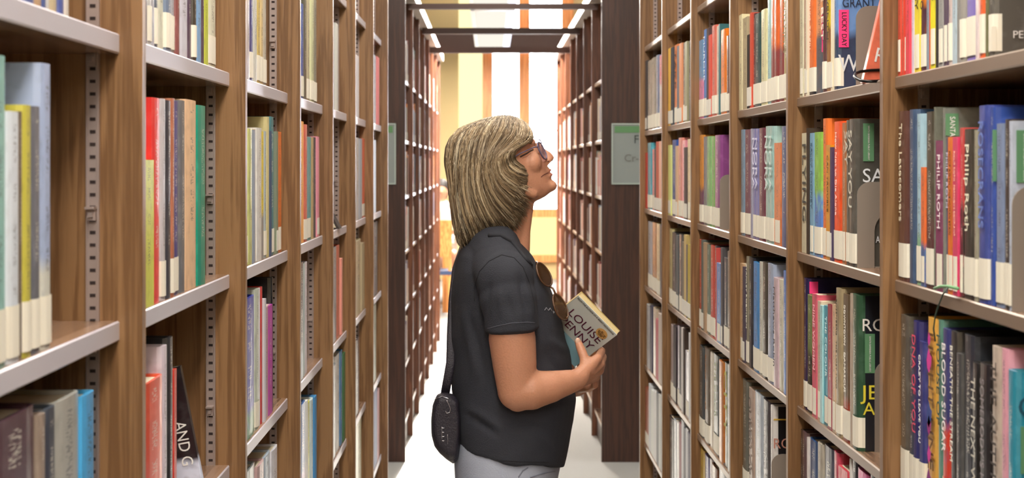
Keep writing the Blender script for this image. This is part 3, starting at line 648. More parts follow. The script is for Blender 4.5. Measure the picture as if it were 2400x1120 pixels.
# ------------------------------------------------------------------ signs on the end panels beyond the cross aisle
M_SIGN = plain('sign_card', '8c9492', .3); M_SG = plain('sign_green', '5c8a5c', .4); M_SF = plain('sign_faint', '8c8e88', .4)
def sign(x0, x1, lab, words):
    y = 8.095; z0, z1 = H+(VY-430)*y/F, H+(VY-291)*y/F
    e = empty('aisle_sign', (x0, y, z0), lab, 'sign', 'aisle end signs'); w = x1-x0; h = z1-z0
    MB().box((0, -.004, 0), (w, .0, h)).build('card', M_SIGN, e); MB().box((.012, -.006, h-.045), (w-.012, -.003, h-.01)).build('green_header', M_SG, e)
    MB().box((-.004, -.008, -.004), (w+.004, -.001, .002)).box((-.004, -.008, h-.002), (w+.004, -.001, h+.004)).box((-.004, -.008, 0), (.002, -.001, h)).box((w-.002, -.008, 0), (w+.004, -.001, h)).build('holder_rim', plain('clear_rim', 'b8c4bc', .2), e)
    if words:
        text('F', .062, ink('303634'), e, (.112, -.0065, h-.082), (1, 0, 0), (0, 0, 1), None, 'sign_lettering')
        text('Cr-', .055, ink('6c6c68'), e, (.062, -.0065, .132), (1, 0, 0), (0, 0, 1), None, 'sign_lettering')
sx = (1435-VX)*8.095/F
sign(sx, sx+.26, 'green-headed card sign reading F and Cr- on dark end panel', True)
sx = (926-VX)*8.095/F
sign(sx-.26, sx, 'green-headed card sign half hidden on end panel behind the woman', False)
# crowns along the far bookcases
for s, x in ((1, .585), (-1, .45)):
    o = MB().box((s*(x-.03), 8.08, TOP-.015), (s*(x+.02), FY[-1]+.03, TOP+.045)).build('crown_trim', M_TRIM)
    o.parent = [q for q in COL.objects if q.name.startswith('bookcase.') and abs(q.location.x-s*x) < .01 and q.location.y > 7][0]
    o.matrix_parent_inverse = Matrix.Translation(-o.parent.location)
# ------------------------------------------------------------------ reading room furniture and reader in the distance
M_HONEY = wood('honey_wood', 'dc9a58', 'b87038', .4); M_NAVY = plain('navy_plastic', '2c3c5c', .5); M_TTOP = plain('table_top_pale', 'e8e0d0', .25)
t = empty('reading_table', (-.95, 16.6, 0), 'pale topped reading table with honey wood legs near windows', 'table')
MB().box((-.75, -.4, .74), (.57, .5, .785)).build('tabletop', M_TTOP, t); MB().box((-.68, -.34, .64), (.5, .44, .74)).build('apron', M_HONEY, t)
for x in (-.68, .44):
    for y in (-.34, .38): MB().box((x, y, 0), (x+.06, y+.06, .64)).build('leg', M_HONEY, t)
def wchair(x, y, rz, lab, seatm):
    c = empty('reading_chair', (x, y, 0), lab, 'chair', 'wooden chairs at the reading table', rz)
    MB().box((-.22, -.22, .44), (.22, .22, .48)).build('seat', seatm, c)
    MB().loft([[(-.2, .19, .62), (.2, .19, .62), (.2, .215, .62), (-.2, .215, .62)], [(-.21, .24, 1.0), (.21, .24, 1.0), (.21, .265, 1.0), (-.21, .265, 1.0)]]).build('backrest', M_HONEY, c)
    for a in (-.2, .17):
        for b in (-.2, .17): MB().box((a, b, 0), (a+.035, b+.035, .46 if b < 0 else .98)).build('leg', M_HONEY, c)
wchair(-.60, 15.9, math.pi, 'honey wood chair with navy seat on near side of table', M_NAVY)
wchair(-.62, 17.75, 0, 'honey wood chair beyond the reading table under the reader', M_HONEY)
# ------------------------------------------------------------------ people
def skin(name, col):
    m = plain(name, col, .5, bump=.25, bscale=240, var=.10); b = m.node_tree.nodes['Principled BSDF']
    b.inputs['Subsurface Weight'].default_value = .12; b.inputs['Subsurface Radius'].default_value = (.02, .008, .004); b.inputs['Subsurface Scale'].default_value = .3
    return m
M_SKIN = skin('skin', 'c48c6e'); M_LIP = plain('lip', 'b8705c', .45); M_LASH = plain('lash', '3a2a24', .7)
# reader far away at the table
rd = empty('person', (-.56, 17.55, 0), 'distant dark-haired person in pale clothes seated at reading table', 'person')
m = MB().ball((0, 0, 1.27), (.075, .09, .11)).limb([(0, 0, 1.17), (0, 0, 1.08)], [.05, .055]).limb([(0, .02, 1.0), (0, .05, .55)], [.15, .17]).limb([(-.16, .02, 1.02), (-.22, -.08, .82), (-.08, -.3, .82)], [.055, .045, .03]).limb([(.16, .02, 1.02), (.22, -.08, .82), (.08, -.3, .82)], [.055, .045, .03]).limb([(-.1, .05, .55), (-.1, -.35, .55), (-.1, -.35, .08)], [.085, .065, .05]).limb([(.1, .05, .55), (.1, -.35, .55), (.1, -.35, .08)], [.085, .065, .05])
m.ball((0, -.1, 1.255), (.014, .02, .02))
for s in (-.1, .1): m.limb([(s, -.35, .05), (s, -.5, .035)], [.045, .035])
remesh(m, 'body', .014, M_SKIN, rd, 4)
remesh(MB().ball((0, .02, 1.31), (.088, .1, .1)).ball((0, .06, 1.24), (.075, .05, .1)), 'hair', .012, plain('dark_hair', '2c2624', .6), rd, 3)
remesh(MB().limb([(0, .02, 1.0), (0, .05, .55)], [.165, .185]).limb([(-.16, .02, 1.02), (-.22, -.07, .84)], [.07, .06]).limb([(.16, .02, 1.02), (.22, -.07, .84)], [.07, .06]), 'shirt', .014, plain('pale_shirt', 'd8b8a8', .8), rd, 4)
# the woman: every point is given by its place in the photo and its distance down the aisle
D0 = 3.6
wo = empty('person', (.05, D0, 0), 'grey-haired woman in dark T-shirt looking up at shelves, holding a book', 'person')
O = Vector(wo.location)
def Q(px, py, d=D0): return P(px, py, d)-O
th = math.radians(25); HC = Q(1190, 375)
def hp(a, b, s=0):   # head frame in millimetres: a forward, b up, s towards the far side
    return HC+Vector((a*math.cos(th)-b*math.sin(th), s, a*math.sin(th)+b*math.cos(th)))/1000*Vector((1, 1, 1)).x if False else HC+Vector(((a*math.cos(th)-b*math.sin(th))/1000, s/1000, (a*math.sin(th)+b*math.cos(th))/1000))
HR = Matrix(((math.cos(th), 0, -math.sin(th)), (0, 1, 0), (math.sin(th), 0, math.cos(th))))
m = MB(); rings = []
for b, a0, a1, wd, sq in ((105, -40, 15, 22, 1), (96, -66, 38, 46, 1), (75, -88, 60, 66, .95), (48, -98, 71, 74, .9), (22, -100, 75, 75, .85), (8, -99, 74, 74, .85), (-4, -97, 68, 72, .85), (-22, -92, 70, 69, .85), (-45, -80, 73, 62, .85), (-65, -60, 72, 56, .85), (-85, -35, 69, 48, .9), (-98, -8, 70, 38, .95), (-108, 22, 64, 26, 1)):
    c = (a0+a1)/2; h = (a1-a0)/2; ring = []
    for k in range(24):
        t = 2*math.pi*k/24; ca, sa = math.cos(t), math.sin(t)
        ring.append(hp(c+h*math.copysign(abs(ca)**sq, ca), b, wd*math.copysign(abs(sa)**sq, sa)))
    rings.append(ring)
m.loft(list(reversed(rings)))
m.limb([hp(74, 2), hp(82, -16), hp(90, -30), hp(93, -38)], [.0075, .009, .0105, .0095], 12)      # nose
for s in (-1, 1):
    m.ball(hp(82, -41, s*11), (.011, .0075, .009)); m.ball(hp(48, -30, s*38), (.024, .025, .026)); m.ball(hp(60, -6, s*31), (.012, .015, .011), R=HR)
    m.ball(hp(66, 13, s*22), (.012, .026, .009), R=HR); m.ball(hp(-8, -12, s*74), (.017, .008, .028), R=HR)
    m.limb([hp(20, -95, s*38), hp(-20, -62, s*52)], [.012, .015])
m.ball(hp(75, -62), (.0075, .019, .006), R=HR); m.ball(hp(72, -75), (.008, .017, .0065), R=HR); m.ball(hp(66, -98), (.015, .022, .014), R=HR); m.ball(hp(70, -52), (.009, .022, .012), R=HR)
m.ball(hp(30, -104), (.036, .034, .012), R=HR)
# neck and trunk
m.limb([Q(1185, 420), Q(1180, 500), Q(1170, 570), Q(1165, 620)], [.058, .053, .056, .070], 20)
m.limb([Q(1228, 475), Q(1222, 540), Q(1212, 600)], [.024, .022, .03])
m.limb([Q(1165, 650), Q(1175, 760), Q(1190, 900), Q(1195, 1010)], [.085, .10, .105, .105], 20)
for s in (-1, 1): m.limb([Q(1165, 605, D0), Q(1170, 640, D0+s*.12)], [.05, .045])
# near arm
SH, EL, WR = Q(1185, 640, 3.43), Q(1211, 916, 3.40), Q(1352, 890, 3.45)
m.limb([SH+Vector((0, .02, -.02)), Q(1196, 720, 3.41), Q(1200, 790, 3.40), Q(1206, 850, 3.40), EL], [.045, .050, .0525, .0495, .043], 20)
m.ball(Q(1213, 938, 3.40), (.028, .03, .026))
m.limb([EL, Q(1245, 914, 3.40), Q(1290, 906, 3.41), Q(1325, 897, 3.43), WR], [.043, .044, .036, .029, .0235], 18)
# near hand: palm, four curled fingers behind the book, thumb on the cover
MC = [Q(1400, 840, 3.475), Q(1407, 853, 3.495), Q(1406, 869, 3.515), Q(1398, 884, 3.53)]
for k, mc in enumerate(MC): m.limb([WR+Vector((0, .006*k-.006, .006-.004*k)), (WR+mc)/2+Vector((0, 0, .002)), mc], [.019, .017, .0118-.0007*k], 12)
PI = [(1411, 822, 3.545), (1414, 836, 3.56), (1411, 853, 3.575), (1402, 870, 3.585)]
DI = [(1393, 812, 3.60), (1396, 826, 3.612), (1394, 843, 3.622), (1386, 860, 3.628)]
TI = [(1374, 806, 3.612), (1376, 819, 3.624), (1375, 836, 3.634), (1371, 853, 3.638)]
for k in range(4):
    r = (.0092, .0094, .0090, .0080)[k]
    m.limb([MC[k], Q(*PI[k]), Q(*DI[k]), Q(*TI[k])], [r*1.12, r, r*.92, r*.8], 12)
m.limb([Q(1362, 882, 3.45), Q(1372, 862, 3.465), Q(1369, 838, 3.475), Q(1360, 814, 3.489), Q(1354, 800, 3.497)], [.020, .0165, .0115, .0105, .0085], 14)
# far arm, its hand under the book
EL2, WR2 = Q(1232, 900, 3.79), Q(1352, 905, 3.66)
m.limb([Q(1185, 640, 3.77), Q(1205, 780, 3.80), EL2], [.045, .048, .042], 16).limb([EL2, Q(1295, 905, 3.73), WR2], [.043, .036, .025], 16)
for k in range(4):
    a = Q(1384-k*1, 893+k*5, 3.64-.014*k); m.limb([WR2, a], [.018, .011]).limb([a, Q(1398-k, 882+k*7, 3.61-.012*k), Q(1392-k, 868+k*7, 3.595-.01*k)], [.0092, .0085, .007])
m.limb([WR2, Q(1370, 885, 3.655), Q(1378, 866, 3.64)], [.016, .0105, .0085])
# hips, legs and feet
for s in (-1, 1):
    m.limb([Q(1195, 1050, D0+s*.07), (Q(1190, 1090, D0+s*.085)), Vector((.0, s*.09, .48)), Vector((-.01, s*.09, .28)), Vector((-.02, s*.09, .1))], [.085, .08, .066, .056, .04], 16)
    m.limb([Vector((-.05, s*.09, .045)), Vector((.06, s*.095, .05)), Vector((.14, s*.1, .035))], [.036, .038, .03])
body = remesh(m, 'body', .0038, M_SKIN, wo, 5)
# T-shirt
M_TEE = plain('tshirt_jersey', '2e3038', .85, bump=.5, bscale=420, var=.12)
mb = MB(); rings = []
for py, xb, xf, hd in ((546, 1140, 1196, .070), (560, 1112, 1214, .088), (578, 1082, 1232, .115), (602, 1071, 1250, .150), (640, 1063, 1272, .172), (690, 1057, 1296, .176), (740, 1054, 1314, .174), (790, 1054, 1326, .170), (840, 1056, 1337, .168), (890, 1059, 1344, .170), (935, 1062, 1349, .174), (985, 1065, 1346, .180), (1030, 1067, 1337, .186), (1060, 1070, 1330, .188), (1094, 1072, 1322, .188)):
    ring = []
    for k in range(36):
        t = 2*math.pi*k/36; ca, sa = math.cos(t), math.sin(t); c = (xb+xf)/2; h = (xf-xb)/2
        x = c+h*math.copysign(abs(ca)**.85, ca); yy = py
        if py > 1000:
            u = (x-1070)/255; lift = 44*max(0, 1-u*1.9)**1.5+4*(1-u); yy = py-lift*(py-1000)/94
        ring.append(Q(x, yy, D0+hd*math.copysign(abs(sa)**.8, sa)))
    rings.append(ring)
mb.loft(rings)
mb.limb([Q(1172, 628, 3.47), Q(1186, 655, 3.42), Q(1193, 700, 3.405), Q(1198, 742, 3.40)], [.064, .066, .063, .061], 24)
mb.tube([Q(1198, 730, 3.40), Q(1201, 774, 3.40)], [.0610, .0625], 24)
mb.limb([Q(1172, 628, 3.73), Q(1190, 680, 3.79), Q(1200, 765, 3.80)], [.064, .064, .062], 20)
for s in (-1, 1): mb.limb([Q(1160, 592, D0+s*.06), Q(1170, 612, D0+s*.12)], [.066, .06])
def folds(co, n):
    p = co+O; px = VX+p.x*F/p.y; py = VY-(p.z-H)*F/p.y; d = 0
    def ridge(x0, y0, x1, y1, wd, amp):
        ax, ay = x1-x0, y1-y0; L2 = ax*ax+ay*ay; t = max(0, min(1, ((px-x0)*ax+(py-y0)*ay)/L2))
        q = math.hypot(px-x0-t*ax, py-y0-t*ay); return amp*math.exp(-(q/wd)**2)*math.sin(math.pi*min(1, max(.05, t)) if 0 < t < 1 else 0.05)
    if p.y < D0:
        d += ridge(1085, 965, 1180, 1030, 8, -.006)+ridge(1090, 950, 1190, 1010, 10, .005)+ridge(1130, 640, 1115, 780, 9, .004)+ridge(1150, 650, 1135, 760, 7, -.004)
        d += ridge(1215, 640, 1240, 760, 7, -.005)+ridge(1225, 640, 1252, 750, 7, .004)+ridge(1280, 790, 1335, 830, 10, .006)+ridge(1270, 810, 1330, 900, 9, -.005)
        d += ridge(1080, 700, 1120, 900, 12, .005)+ridge(1105, 740, 1140, 900, 10, -.005)+ridge(1240, 1000, 1310, 1070, 9, .004)+ridge(1200, 985, 1300, 1010, 8, -.004)
        d += ridge(1170, 670, 1175, 750, 7, .0035)+ridge(1190, 690, 1205, 760, 6, -.003)
    d += .0022*math.sin(px*.06+py*.022)*math.sin(py*.035+1)
    return co+n*d
tee = remesh(mb, 'tshirt', .0045, M_TEE, wo, 5, folds)
M_SEAM = plain('tshirt_seam', '1a1b20', .9)
BVH = {}
def hug(obj, pts, push, r, name, mat, parent, n=6, dirn=Vector((0, 1, 0)), step=6):
    """a thin cord laid on the camera side of a mesh along points of the photo"""
    if obj.name not in BVH: BVH[obj.name] = BVHTree.FromPolygons([v.co for v in obj.data.vertices], [p.vertices[:] for p in obj.data.polygons])
    bt = BVH[obj.name]; out = []
    for a, b in zip(pts, pts[1:]):
        for k in range(step):
            t = k/step; px, py = a[0]+(b[0]-a[0])*t, a[1]+(b[1]-a[1])*t
            o0 = Q(px, py, 2.9); o1 = Q(px, py, 4.0); hit = bt.ray_cast(o0, (o1-o0).normalized())
            if hit[0] is not None: out.append(hit[0]+hit[1]*push)
    if len(out) > 2: return MB().tube(out, r, n).build(name, mat, parent, True)
hug(tee, [(1112, 705), (1112, 670), (1124, 636), (1146, 612), (1176, 597), (1205, 604), (1226, 626), (1242, 665), (1252, 710), (1254, 740)], -.0002, .0014, 'armhole_seam', M_SEAM, wo)
hug(tee, [(1141, 771), (1165, 764), (1200, 757), (1235, 755), (1257, 757)], 0, .0011, 'sleeve_hem_stitch', plain('hem_stitch', '50525c', .8), wo)
hug(tee, [(1075, 1042), (1105, 1064), (1150, 1078), (1220, 1082), (1300, 1084)], 0, .0010, 'bottom_hem_stitch', M_SEAM, wo)
hug(tee, [(1147, 553), (1175, 553), (1198, 566), (1216, 588), (1232, 608), (1247, 622)], .001, .0045, 'collar', plain('tee_collar', '23242a', .85), wo, 8)
hug(tee, [(1276, 727), (1280, 721), (1285, 728), (1289, 722), (1294, 730)], .0006, .0009, 'chest_embroidery', ink('8c8c94'), wo)
hug(tee, [(1296, 729), (1297, 735), (1299, 730)], .0006, .0009, 'chest_embroidery', ink('8c8c94'), wo)
# trousers
M_PANT = plain('grey_trousers', 'a9b0c0', .8, bump=.3, bscale=300, var=.05)
mb = MB(); rings = []
for py, xb, xf, hd in ((1000, 1085, 1318, .15), (1040, 1068, 1320, .172), (1080, 1064, 1316, .178), (1120, 1066, 1308, .182), (1180, 1075, 1290, .185)):
    rings.append([Q((xb+xf)/2+(xf-xb)/2*math.copysign(abs(math.cos(t))**.85, math.cos(t)), py, D0+hd*math.copysign(abs(math.sin(t))**.8, math.sin(t))) for t in [2*math.pi*k/32 for k in range(32)]])
mb.loft(rings)
for s in (-1, 1): mb.limb([Q(1185, 1150, D0+s*.09), Vector((.01, s*.095, .5)), Vector((-.01, s*.095, .12))], [.1, .085, .075], 20).tube([Vector((-.01, s*.095, .14)), Vector((-.012, s*.095, .07))], [.075, .08], 20)
pant = remesh(mb, 'trousers', .006, M_PANT, wo, 5)
hug(pant, [(1215, 1118), (1225, 1103), (1240, 1094)], .0004, .0014, 'pocket_seam', ink('7c8290'), wo)
hug(pant, [(1242, 1118), (1275, 1108), (1306, 1104)], .0004, .0014, 'pocket_seam', ink('8a90a0'), wo)
for s in (-1, 1): remesh(MB().limb([Vector((-.055, s*.09, .05)), Vector((.05, s*.095, .055)), Vector((.15, s*.1, .04))], [.045, .047, .038]).box((-.1, s*.093-.042, .0), (.185, s*.093+.042, .02)), 'shoe', .005, plain('shoe_dark', '34343a', .6), wo, 3)
# face details
for s in (-1, 1):
    if s < 0:
        hug(body, [(1219, 368), (1226, 364), (1234, 360), (1243, 354), (1251, 350)], .0004, .0016, 'eyelashes', M_LASH, wo)
        hug(body, [(1224, 371), (1234, 367), (1246, 358)], .0, .0007, 'lower_lid', plain('lid_shade', 'a06c54', .6), wo)
        hug(body, [(1216, 345), (1228, 336), (1240, 334), (1248, 337)], .0008, .0022, 'eyebrow', plain('brow_hair', '8c7458', .8), wo)
    else:
        MB().tube([hp(52, -4, 40), hp(62, -8, 34), hp(67, -8, 26)], .0014, 6).build('eyelashes', M_LASH, wo)
        MB().tube([hp(60, 16, 42), hp(70, 19, 30), hp(76, 16, 16)], .0022, 6).build('eyebrow', plain('brow_hair', '8c7458', .8), wo)
MB().ball(hp(76.8, -63), (.0065, .016, .0042), R=HR).build('upper_lip', M_LIP, wo, True)
MB().ball(hp(74.6, -73.5), (.0072, .0145, .0052), R=HR).build('lower_lip', M_LIP, wo, True)
hug(body, [(1268, 415), (1272, 411), (1279, 407), (1287, 404)], .0003, .0010, 'mouth_line', plain('mouth_line', '6c3830', .6), wo)
hug(body, [(1283, 379), (1288, 377)], .0, .0014, 'nostril', plain('nostril', '5c3028', .7), wo)
hug(body, [(1262, 385), (1264, 395), (1265, 405)], -.0002, .0007, 'smile_crease', plain('crease', 'b07c60', .6), wo)
nail = MB().ball(Q(1354, 799, 3.4885), (.0058, .0022, .0078)).build('thumbnail', plain('nail', 'e0b8a0', .3), wo, True)
# ------------------------------------------------------------------ hair
def hair_mat(name):
    m, nt, b = newmat(name); at = N(nt, 'ShaderNodeAttribute', attribute_name='Col')
    nt.links.new(at.outputs['Color'], b.inputs['Base Color']); b.inputs['Roughness'].default_value = .42; b.inputs['Specular IOR Level'].default_value = .55; return m
M_HAIR = plain('hair_base', '6c5c46', .6, bump=.6, bscale=120, var=.3); M_STR = hair_mat('hair_strand')
OUT = [(1040, 372), (1043, 345), (1053, 322), (1070, 306), (1093, 295), (1118, 286), (1145, 277), (1172, 272), (1196, 272), (1218, 279), (1235, 292), (1246, 309), (1250, 326), (1243, 334), (1224, 341), (1214, 358), (1219, 376), (1234, 390), (1241, 404), (1240, 428), (1234, 456), (1233, 480), (1220, 512), (1208, 531), (1190, 545), (1160, 552), (1138, 553), (1112, 562), (1090, 574), (1076, 579), (1067, 560), (1064, 540), (1060, 500), (1050, 455), (1048, 413), (1041, 390)]
hc = (1140, 420)
mb = MB(); rings = []
NL = 13
for k in range(NL):
    v = -1+2*k/(NL-1); sc = max(.2, max(0, 1-abs(v)**4.5)**.5)
    cy = 400 if sc < .99 else 420
    ring = []
    for (x, y) in OUT:
        cxx, cyy = 1140+8*(1-sc), 415-25*(1-sc)
        ring.append(Q(cxx+(x-cxx)*sc, cyy+(y-cyy)*sc, D0+v*.102))
    rings.append(ring)
mb.loft(rings)
# keep the face side open on the middle: a forehead fringe and side curtains
hair = remesh(mb, 'hair', .005, M_HAIR, wo, 5)
bt = BVHTree.FromPolygons([v.co for v in hair.data.vertices], [p.vertices[:] for p in hair.data.polygons])
G = [[(1120, 286), (1080, 303), (1056, 330), (1046, 372), (1052, 430), (1060, 490), (1068, 545), (1078, 578)],
     [(1135, 281), (1100, 300), (1078, 335), (1070, 385), (1072, 440), (1080, 495), (1092, 545), (1106, 566)],
     [(1150, 277), (1122, 298), (1104, 335), (1096, 385), (1096, 440), (1106, 490), (1124, 530), (1142, 553)],
     [(1165, 274), (1148, 296), (1132, 330), (1122, 380), (1120, 425), (1134, 475), (1158, 515), (1180, 546)],
     [(1182, 272), (1176, 295), (1162, 325), (1145, 360), (1140, 405), (1156, 455), (1184, 490), (1212, 518)],
     [(1200, 273), (1202, 295), (1192, 325), (1168, 352), (1154, 385), (1166, 428), (1196, 458), (1232, 478)],
     [(1216, 278), (1222, 298), (1216, 325), (1192, 345), (1168, 366), (1172, 402), (1202, 430), (1238, 440)],
     [(1232, 290), (1240, 308), (1234, 328), (1212, 342), (1188, 358), (1186, 384), (1210, 404), (1239, 412)],
     [(1243, 302), (1248, 315), (1246, 328), (1226, 338), (1208, 352), (1206, 370), (1220, 385), (1237, 396)]]
def cat(p, t):
    i = min(int(t), len(p)-2); f = t-i; a, b = p[max(i-1, 0)], p[i]; c, d = p[i+1], p[min(i+2, len(p)-1)]
    return tuple(.5*((2*b[k])+(-a[k]+c[k])*f+(2*a[k]-5*b[k]+4*c[k]-d[k])*f*f+(-a[k]+3*b[k]-3*c[k]+d[k])*f**3) for k in (0, 1))
hr = random.Random(5); sm = MB(); sc_ = []
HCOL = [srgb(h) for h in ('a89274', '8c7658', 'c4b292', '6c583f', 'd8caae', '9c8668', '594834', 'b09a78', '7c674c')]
LOCK = {}
for k in range(6400):
    far = k % 5 == 4
    u = hr.random()*(len(G)-1.001); i = int(u); f = u-i; ph = hr.random()*6.28; amp = hr.uniform(0, 2.2); lk = (int(u*7), k % 5 == 4); LOCK.setdefault(lk, (hr.choice(HCOL), hr.uniform(.7, 1.2), hr.uniform(-3, 3), hr.uniform(0, 6))); t0 = hr.uniform(0, 2.2) if hr.random() < .5 else 0; t1 = min(7, hr.uniform(4.2, 7.8)); pts = []
    lift = hr.uniform(.0003, .0035); n = 9
    for j in range(n):
        t = t0+(t1-t0)*j/(n-1); t = min(6.999, t)
        a, b = cat(G[i], t), cat(G[i+1], t); px = a[0]+(b[0]-a[0])*f+amp*math.sin(t*1.6+ph)+LOCK[lk][2]*math.sin(t*1.5+LOCK[lk][3]); py = a[1]+(b[1]-a[1])*f+amp*math.cos(t*1.3+ph)
        o0, o1 = Q(px, py, 3.2), Q(px, py, 4.0)
        if far: o0, o1 = o1, o0
        hit = bt.ray_cast(o0, (o1-o0).normalized())
        if hit[0] is None: break
        pts.append(hit[0]+hit[1]*lift)
    if len(pts) < 4: continue
    r = hr.uniform(.0004, .0009); c = hr.choice(HCOL) if hr.random() < .5 else LOCK[lk][0]
    if t1 > 6.6 and u < 6.2:
        q = pts[-1]+(pts[-1]-pts[-2])*hr.uniform(.1, .5)+Vector((hr.uniform(-.004, .004), hr.uniform(-.004, .004), -hr.uniform(.0, .006))); pts.append(q)
    # darker locks towards the nape, pale ones on the crown, set in the strand colour
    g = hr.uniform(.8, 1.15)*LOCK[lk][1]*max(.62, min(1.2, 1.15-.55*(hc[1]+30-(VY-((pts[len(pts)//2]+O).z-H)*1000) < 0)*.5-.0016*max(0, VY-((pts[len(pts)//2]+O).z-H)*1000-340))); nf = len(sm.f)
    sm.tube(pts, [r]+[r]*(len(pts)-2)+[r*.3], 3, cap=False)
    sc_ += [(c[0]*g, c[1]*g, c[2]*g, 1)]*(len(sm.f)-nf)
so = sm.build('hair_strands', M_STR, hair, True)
ca = so.data.color_attributes.new('Col', 'FLOAT_COLOR', 'CORNER'); buf = []
for p in so.data.polygons: buf += list(sc_[p.index])*p.loop_total
ca.data.foreach_set('color', buf); so['kind'] = 'stuff'
# ------------------------------------------------------------------ eyeglasses
M_GF = plain('glasses_frame', '5c5470', .3, .3); M_LENS = plain('lens_glass', 'c8c8e8', .03)
M_LENS.node_tree.nodes['Principled BSDF'].inputs['Transmission Weight'].default_value = .9; M_LENS.node_tree.nodes['Principled BSDF'].inputs['IOR'].default_value = 1.15
gl = empty('eyeglasses', wo.location, 'thin-framed eyeglasses worn by the grey-haired woman', 'glasses')
def lens_ring(s):
    pts = []
    for k in range(20):
        t = 2*math.pi*k/20; ca, sa = math.cos(t), math.sin(t)
        q = math.copysign(abs(sa)**.8, sa); pts.append(hp(81-6.5*q-3*ca*0, -14+21*math.copysign(abs(ca)**.75, ca), s*(34+25*q)))
    return pts
for s in (-1, 1):
    r = lens_ring(s); MB().tube(r+[r[0], r[1]], .0017, 8, cap=False).build('rim', M_GF, gl, True)
    MB().add(r, [tuple(range(20))]).build('lens', M_LENS, gl)
    MB().tube([hp(75, -2, s*59), hp(68, 1, s*68), hp(30, 2, s*76), hp(-10, -4, s*79)], .0014, 6).build('temple', M_GF, gl, True)
MB().tube([hp(82, -3, -9), hp(86, 1, 0), hp(82, -3, 9)], .0017, 8).build('bridge', M_GF, gl, True)
MB().tube([Q(1266, 342, 3.60), Q(1269, 334, 3.61), Q(1266, 328, 3.62), Q(1262, 327, 3.62)], .0016, 8).build('end_piece', M_GF, gl, True)
# ------------------------------------------------------------------ sunglasses hooked in the neckline
M_TORT = plain('tortoise', '5a3c24', .25, coat=.5, bscale=70, var=.75); M_SLENS = plain('brown_lens', '7c5434', .06)
b_ = M_SLENS.node_tree.nodes['Principled BSDF']; b_.inputs['Transmission Weight'].default_value = .75; b_.inputs['IOR'].default_value = 1.3
sg = empty('sunglasses', P(1290, 680, 3.58), 'tortoiseshell sunglasses hanging from the woman’s shirt neckline', 'sunglasses')
def SG(px, py, d): return P(px, py, d)-sg.location
for q, ((cx_, cy_), (ax_, ay_), wdt, d) in enumerate((((1275, 643), (14, 27), 13, 3.50), ((1313, 719), (13, 30), 13.5, 3.49))):
    L = math.hypot(ax_, ay_); ux, uy = ax_/L, ay_/L; ring = []
    for k in range(22):
        t = 2*math.pi*k/22; a = L*math.cos(t); w_ = wdt*math.sin(t)*(1+.12*math.cos(t))
        ring.append(SG(cx_+ux*a+uy*w_, cy_+uy*a-ux*w_, d+.022*math.sin(t)))
    MB().tube(ring+[ring[0], ring[1]], .0021, 8, cap=False).build('rim', M_TORT, sg, True)
    MB().add(ring, [tuple(range(22))]).build('lens', M_SLENS, sg)
MB().tube([SG(1288, 671, 3.50), SG(1296, 676, 3.495), SG(1303, 691, 3.49)], .0024, 8).build('bridge', M_TORT, sg, True)
MB().tube([SG(1262, 617, 3.50), SG(1258, 614, 3.52), SG(1254, 640, 3.60), SG(1282, 720, 3.60)], .0022, 8).build('temple', M_TORT, sg, True)
MB().tube([SG(1329, 744, 3.49), SG(1330, 745, 3.51), SG(1310, 735, 3.60), SG(1285, 680, 3.605)], .0022, 8).build('temple', M_TORT, sg, True)
# ------------------------------------------------------------------ the held book
T0 = P(1355, 692, 3.49); E1 = P(1446, 785, 3.49)-T0; E2 = P(1355-88, 692+78, 3.60)-T0
e1 = E1.normalized(); n_ = e1.cross(E2).normalized()
if n_.y > 0: n_ = -n_
e2 = n_.cross(e1).normalized()
if e2.dot(E2) < 0: e2 = -e2
W_, L_, TH = E1.length, E2.length*1.05, .017
hb = bpy.data.objects.new('held_book', None); COL.objects.link(hb)
# local frame: x along the top edge, y down the cover, z out of the cover
zc = e1.cross(e2); mm = Matrix((e1, e2, zc)).transposed().to_4x4(); mm.translation = T0; hb.matrix_world = mm
sz = 1 if zc.dot(n_) > 0 else -1      # which local z faces the camera
tag(hb, 'pale paperback with dark red author lettering held in the woman’s hand', 'book')
M_COV = plain('held_cover_pale', 'd4dcd8', .35, coat=.3); M_COVB = plain('held_cover_blue', '9cccdc', .35, coat=.3)
MB().box((0, 0, 0), (W_, L_*.66, -sz*.0012)).build('front_cover', M_COV, hb); MB().box((0, L_*.66, 0), (W_, L_, -sz*.0012)).build('front_cover_blue_foot', M_COVB, hb)
MB().box((.001, .0012, -sz*.0012), (W_-.001, L_-.001, -sz*(TH-.001))).build('page_block', plain('held_pages', 'd8c490', .8, bump=.5, bscale=500, var=.15), hb)
MB().box((0, 0, -sz*(TH-.001)), (W_, L_, -sz*TH)).box((0, 0, 0), (.001, L_, -sz*TH)).build('back_cover', ink('c8b070'), hb)
def ht(body, size, col, x, y, width, nm='cover_lettering', up=.0006):
    return text(body, size, ink(col), hb, (x, y, sz*up), (1, 0, 0), (0, -1, 0), width, nm)
ht('FROM THE AUTHOR OF A GREAT RECKONING', .0072, '302c30', .004, .0065, W_-.01)
ht('LOUISE', .034, '5c1c38', .015, .053, .098); ht('PENNY', .034, '5c1c38', .015, .087, .098)
for k, tx_ in enumerate(('GLASS', 'HOUSES', 'A NOVEL')): ht(tx_, .013, '3c6c84', .012, .118+.013*k, None)
o = MB().tube([(W_-.024, .031, sz*.0002), (W_-.024, .031, sz*.0010)], .0145, 28).build('gold_medal', plain('gold_medal', 'd8ac68', .45, 0), hb)
for k, (tx_, wd) in enumerate((('#1', .008), ('NEW YORK TIMES', .022), ('BESTSELLING', .019), ('AUTHOR', .012))): ht(tx_, .0045, '503820', W_-.024-wd/2, .0245+.0045*k, wd, 'medal_lettering', .0016)
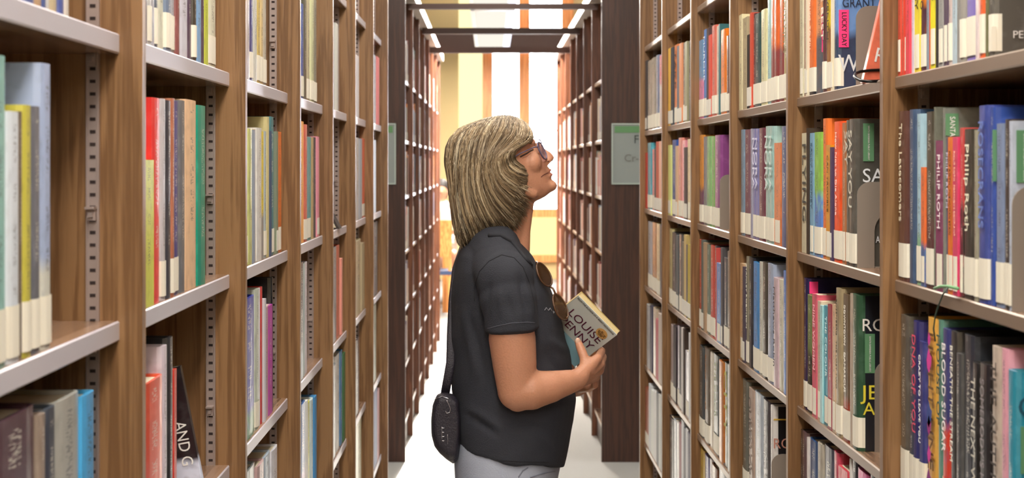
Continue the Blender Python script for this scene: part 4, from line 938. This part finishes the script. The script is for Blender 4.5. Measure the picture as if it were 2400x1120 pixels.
# ------------------------------------------------------------------ shoulder bag
M_BAG = plain('bag_nylon', '26222c', .5, bump=.5, bscale=300, var=.1); M_MET = plain('bag_metal', 'b8b8c0', .25, .9)
bg = empty('shoulder_bag', P(1040, 1000, 3.56), 'small black nylon shoulder bag hanging at the woman’s back', 'bag')
B0 = Vector(bg.location)
def BQ(px, py, d=3.56): return P(px, py, d)-B0
mb = MB(); rings = []
ol = [(1024, 924), (1040, 918), (1060, 922), (1076, 935), (1082, 980), (1080, 1040), (1074, 1078), (1062, 1087), (1046, 1076), (1030, 1062), (1018, 1046), (1011, 1020), (1010, 985), (1014, 948)]
for v, s in ((-1, .82), (-.8, .95), (-.4, 1), (.4, 1), (.8, .95), (1, .82)):
    rings.append([BQ(1046+(x-1046)*s, 1000+(y-1000)*s, 3.56+v*.085) for x, y in ol])
mb.loft(rings); bag = remesh(mb, 'bag_body', .0045, M_BAG, bg, 4)
def bh(pts, r, nm, mat): 
    global O
    o_ = O; O = B0; q = hug(bag, pts, r*.5, r, nm, mat, bg, 6); O = o_; return q
O = B0
def Q(px, py, d=D0): return P(px, py, d)-O
hug(bag, [(1020, 936), (1036, 930), (1056, 936)], .001, .0012, 'zip', M_MET, bg)
hug(bag, [(1047, 938), (1053, 950), (1056, 958), (1054, 966), (1047, 968), (1044, 962)], .0015, .0013, 'ring', M_MET, bg)
for yy in (1002, 1012, 1022, 1032): hug(bag, [(1036, yy), (1039, yy+1), (1042, yy)], .001, .0013, 'buckle_tooth', M_MET, bg)
hug(bag, [(1036, 1000), (1036, 1034)], .001, .0012, 'buckle_bar', M_MET, bg)
hug(bag, [(1049, 1018), (1050, 1030), (1049, 1042)], .001, .001, 'zip_pull', M_MET, bg)
MB().tube([P(1042, 930, 3.53)-B0, P(1048, 895, 3.52)-B0, P(1056, 850, 3.52)-B0, P(1058, 780, 3.55)-B0, P(1062, 700, 3.58)-B0, P(1070, 630, 3.62)-B0, P(1085, 585, 3.68)-B0, P(1120, 565, 3.72)-B0], [.011]*8, 10, flat=.35, flatdir=(0, 1, 0)).build('strap', M_BAG, bg, True)
# ------------------------------------------------------------------ fit lettering widths and turn it into mesh
bpy.context.view_layer.update()
for o, wdt in TEXTS:
    if o.dimensions.x > 1e-6:
        k = wdt/o.dimensions.x; k = min(k, 1.45); o.matrix_local = o.matrix_local @ Matrix.Diagonal((k, max(1.0, min(k, 1.25)) if k > 1 else 1, 1, 1))
dg = bpy.context.evaluated_depsgraph_get()
for o in [o for o in COL.objects if o.type == 'FONT']:
    me = bpy.data.meshes.new_from_object(o.evaluated_get(dg)); me.name = o.name
    nm = o.name; q = bpy.data.objects.new('x', me); par, ml, old = o.parent, o.matrix_local.copy(), o.data
    bpy.data.objects.remove(o); bpy.data.curves.remove(old)
    q.name = nm; COL.objects.link(q); q.parent = par; q.matrix_local = ml
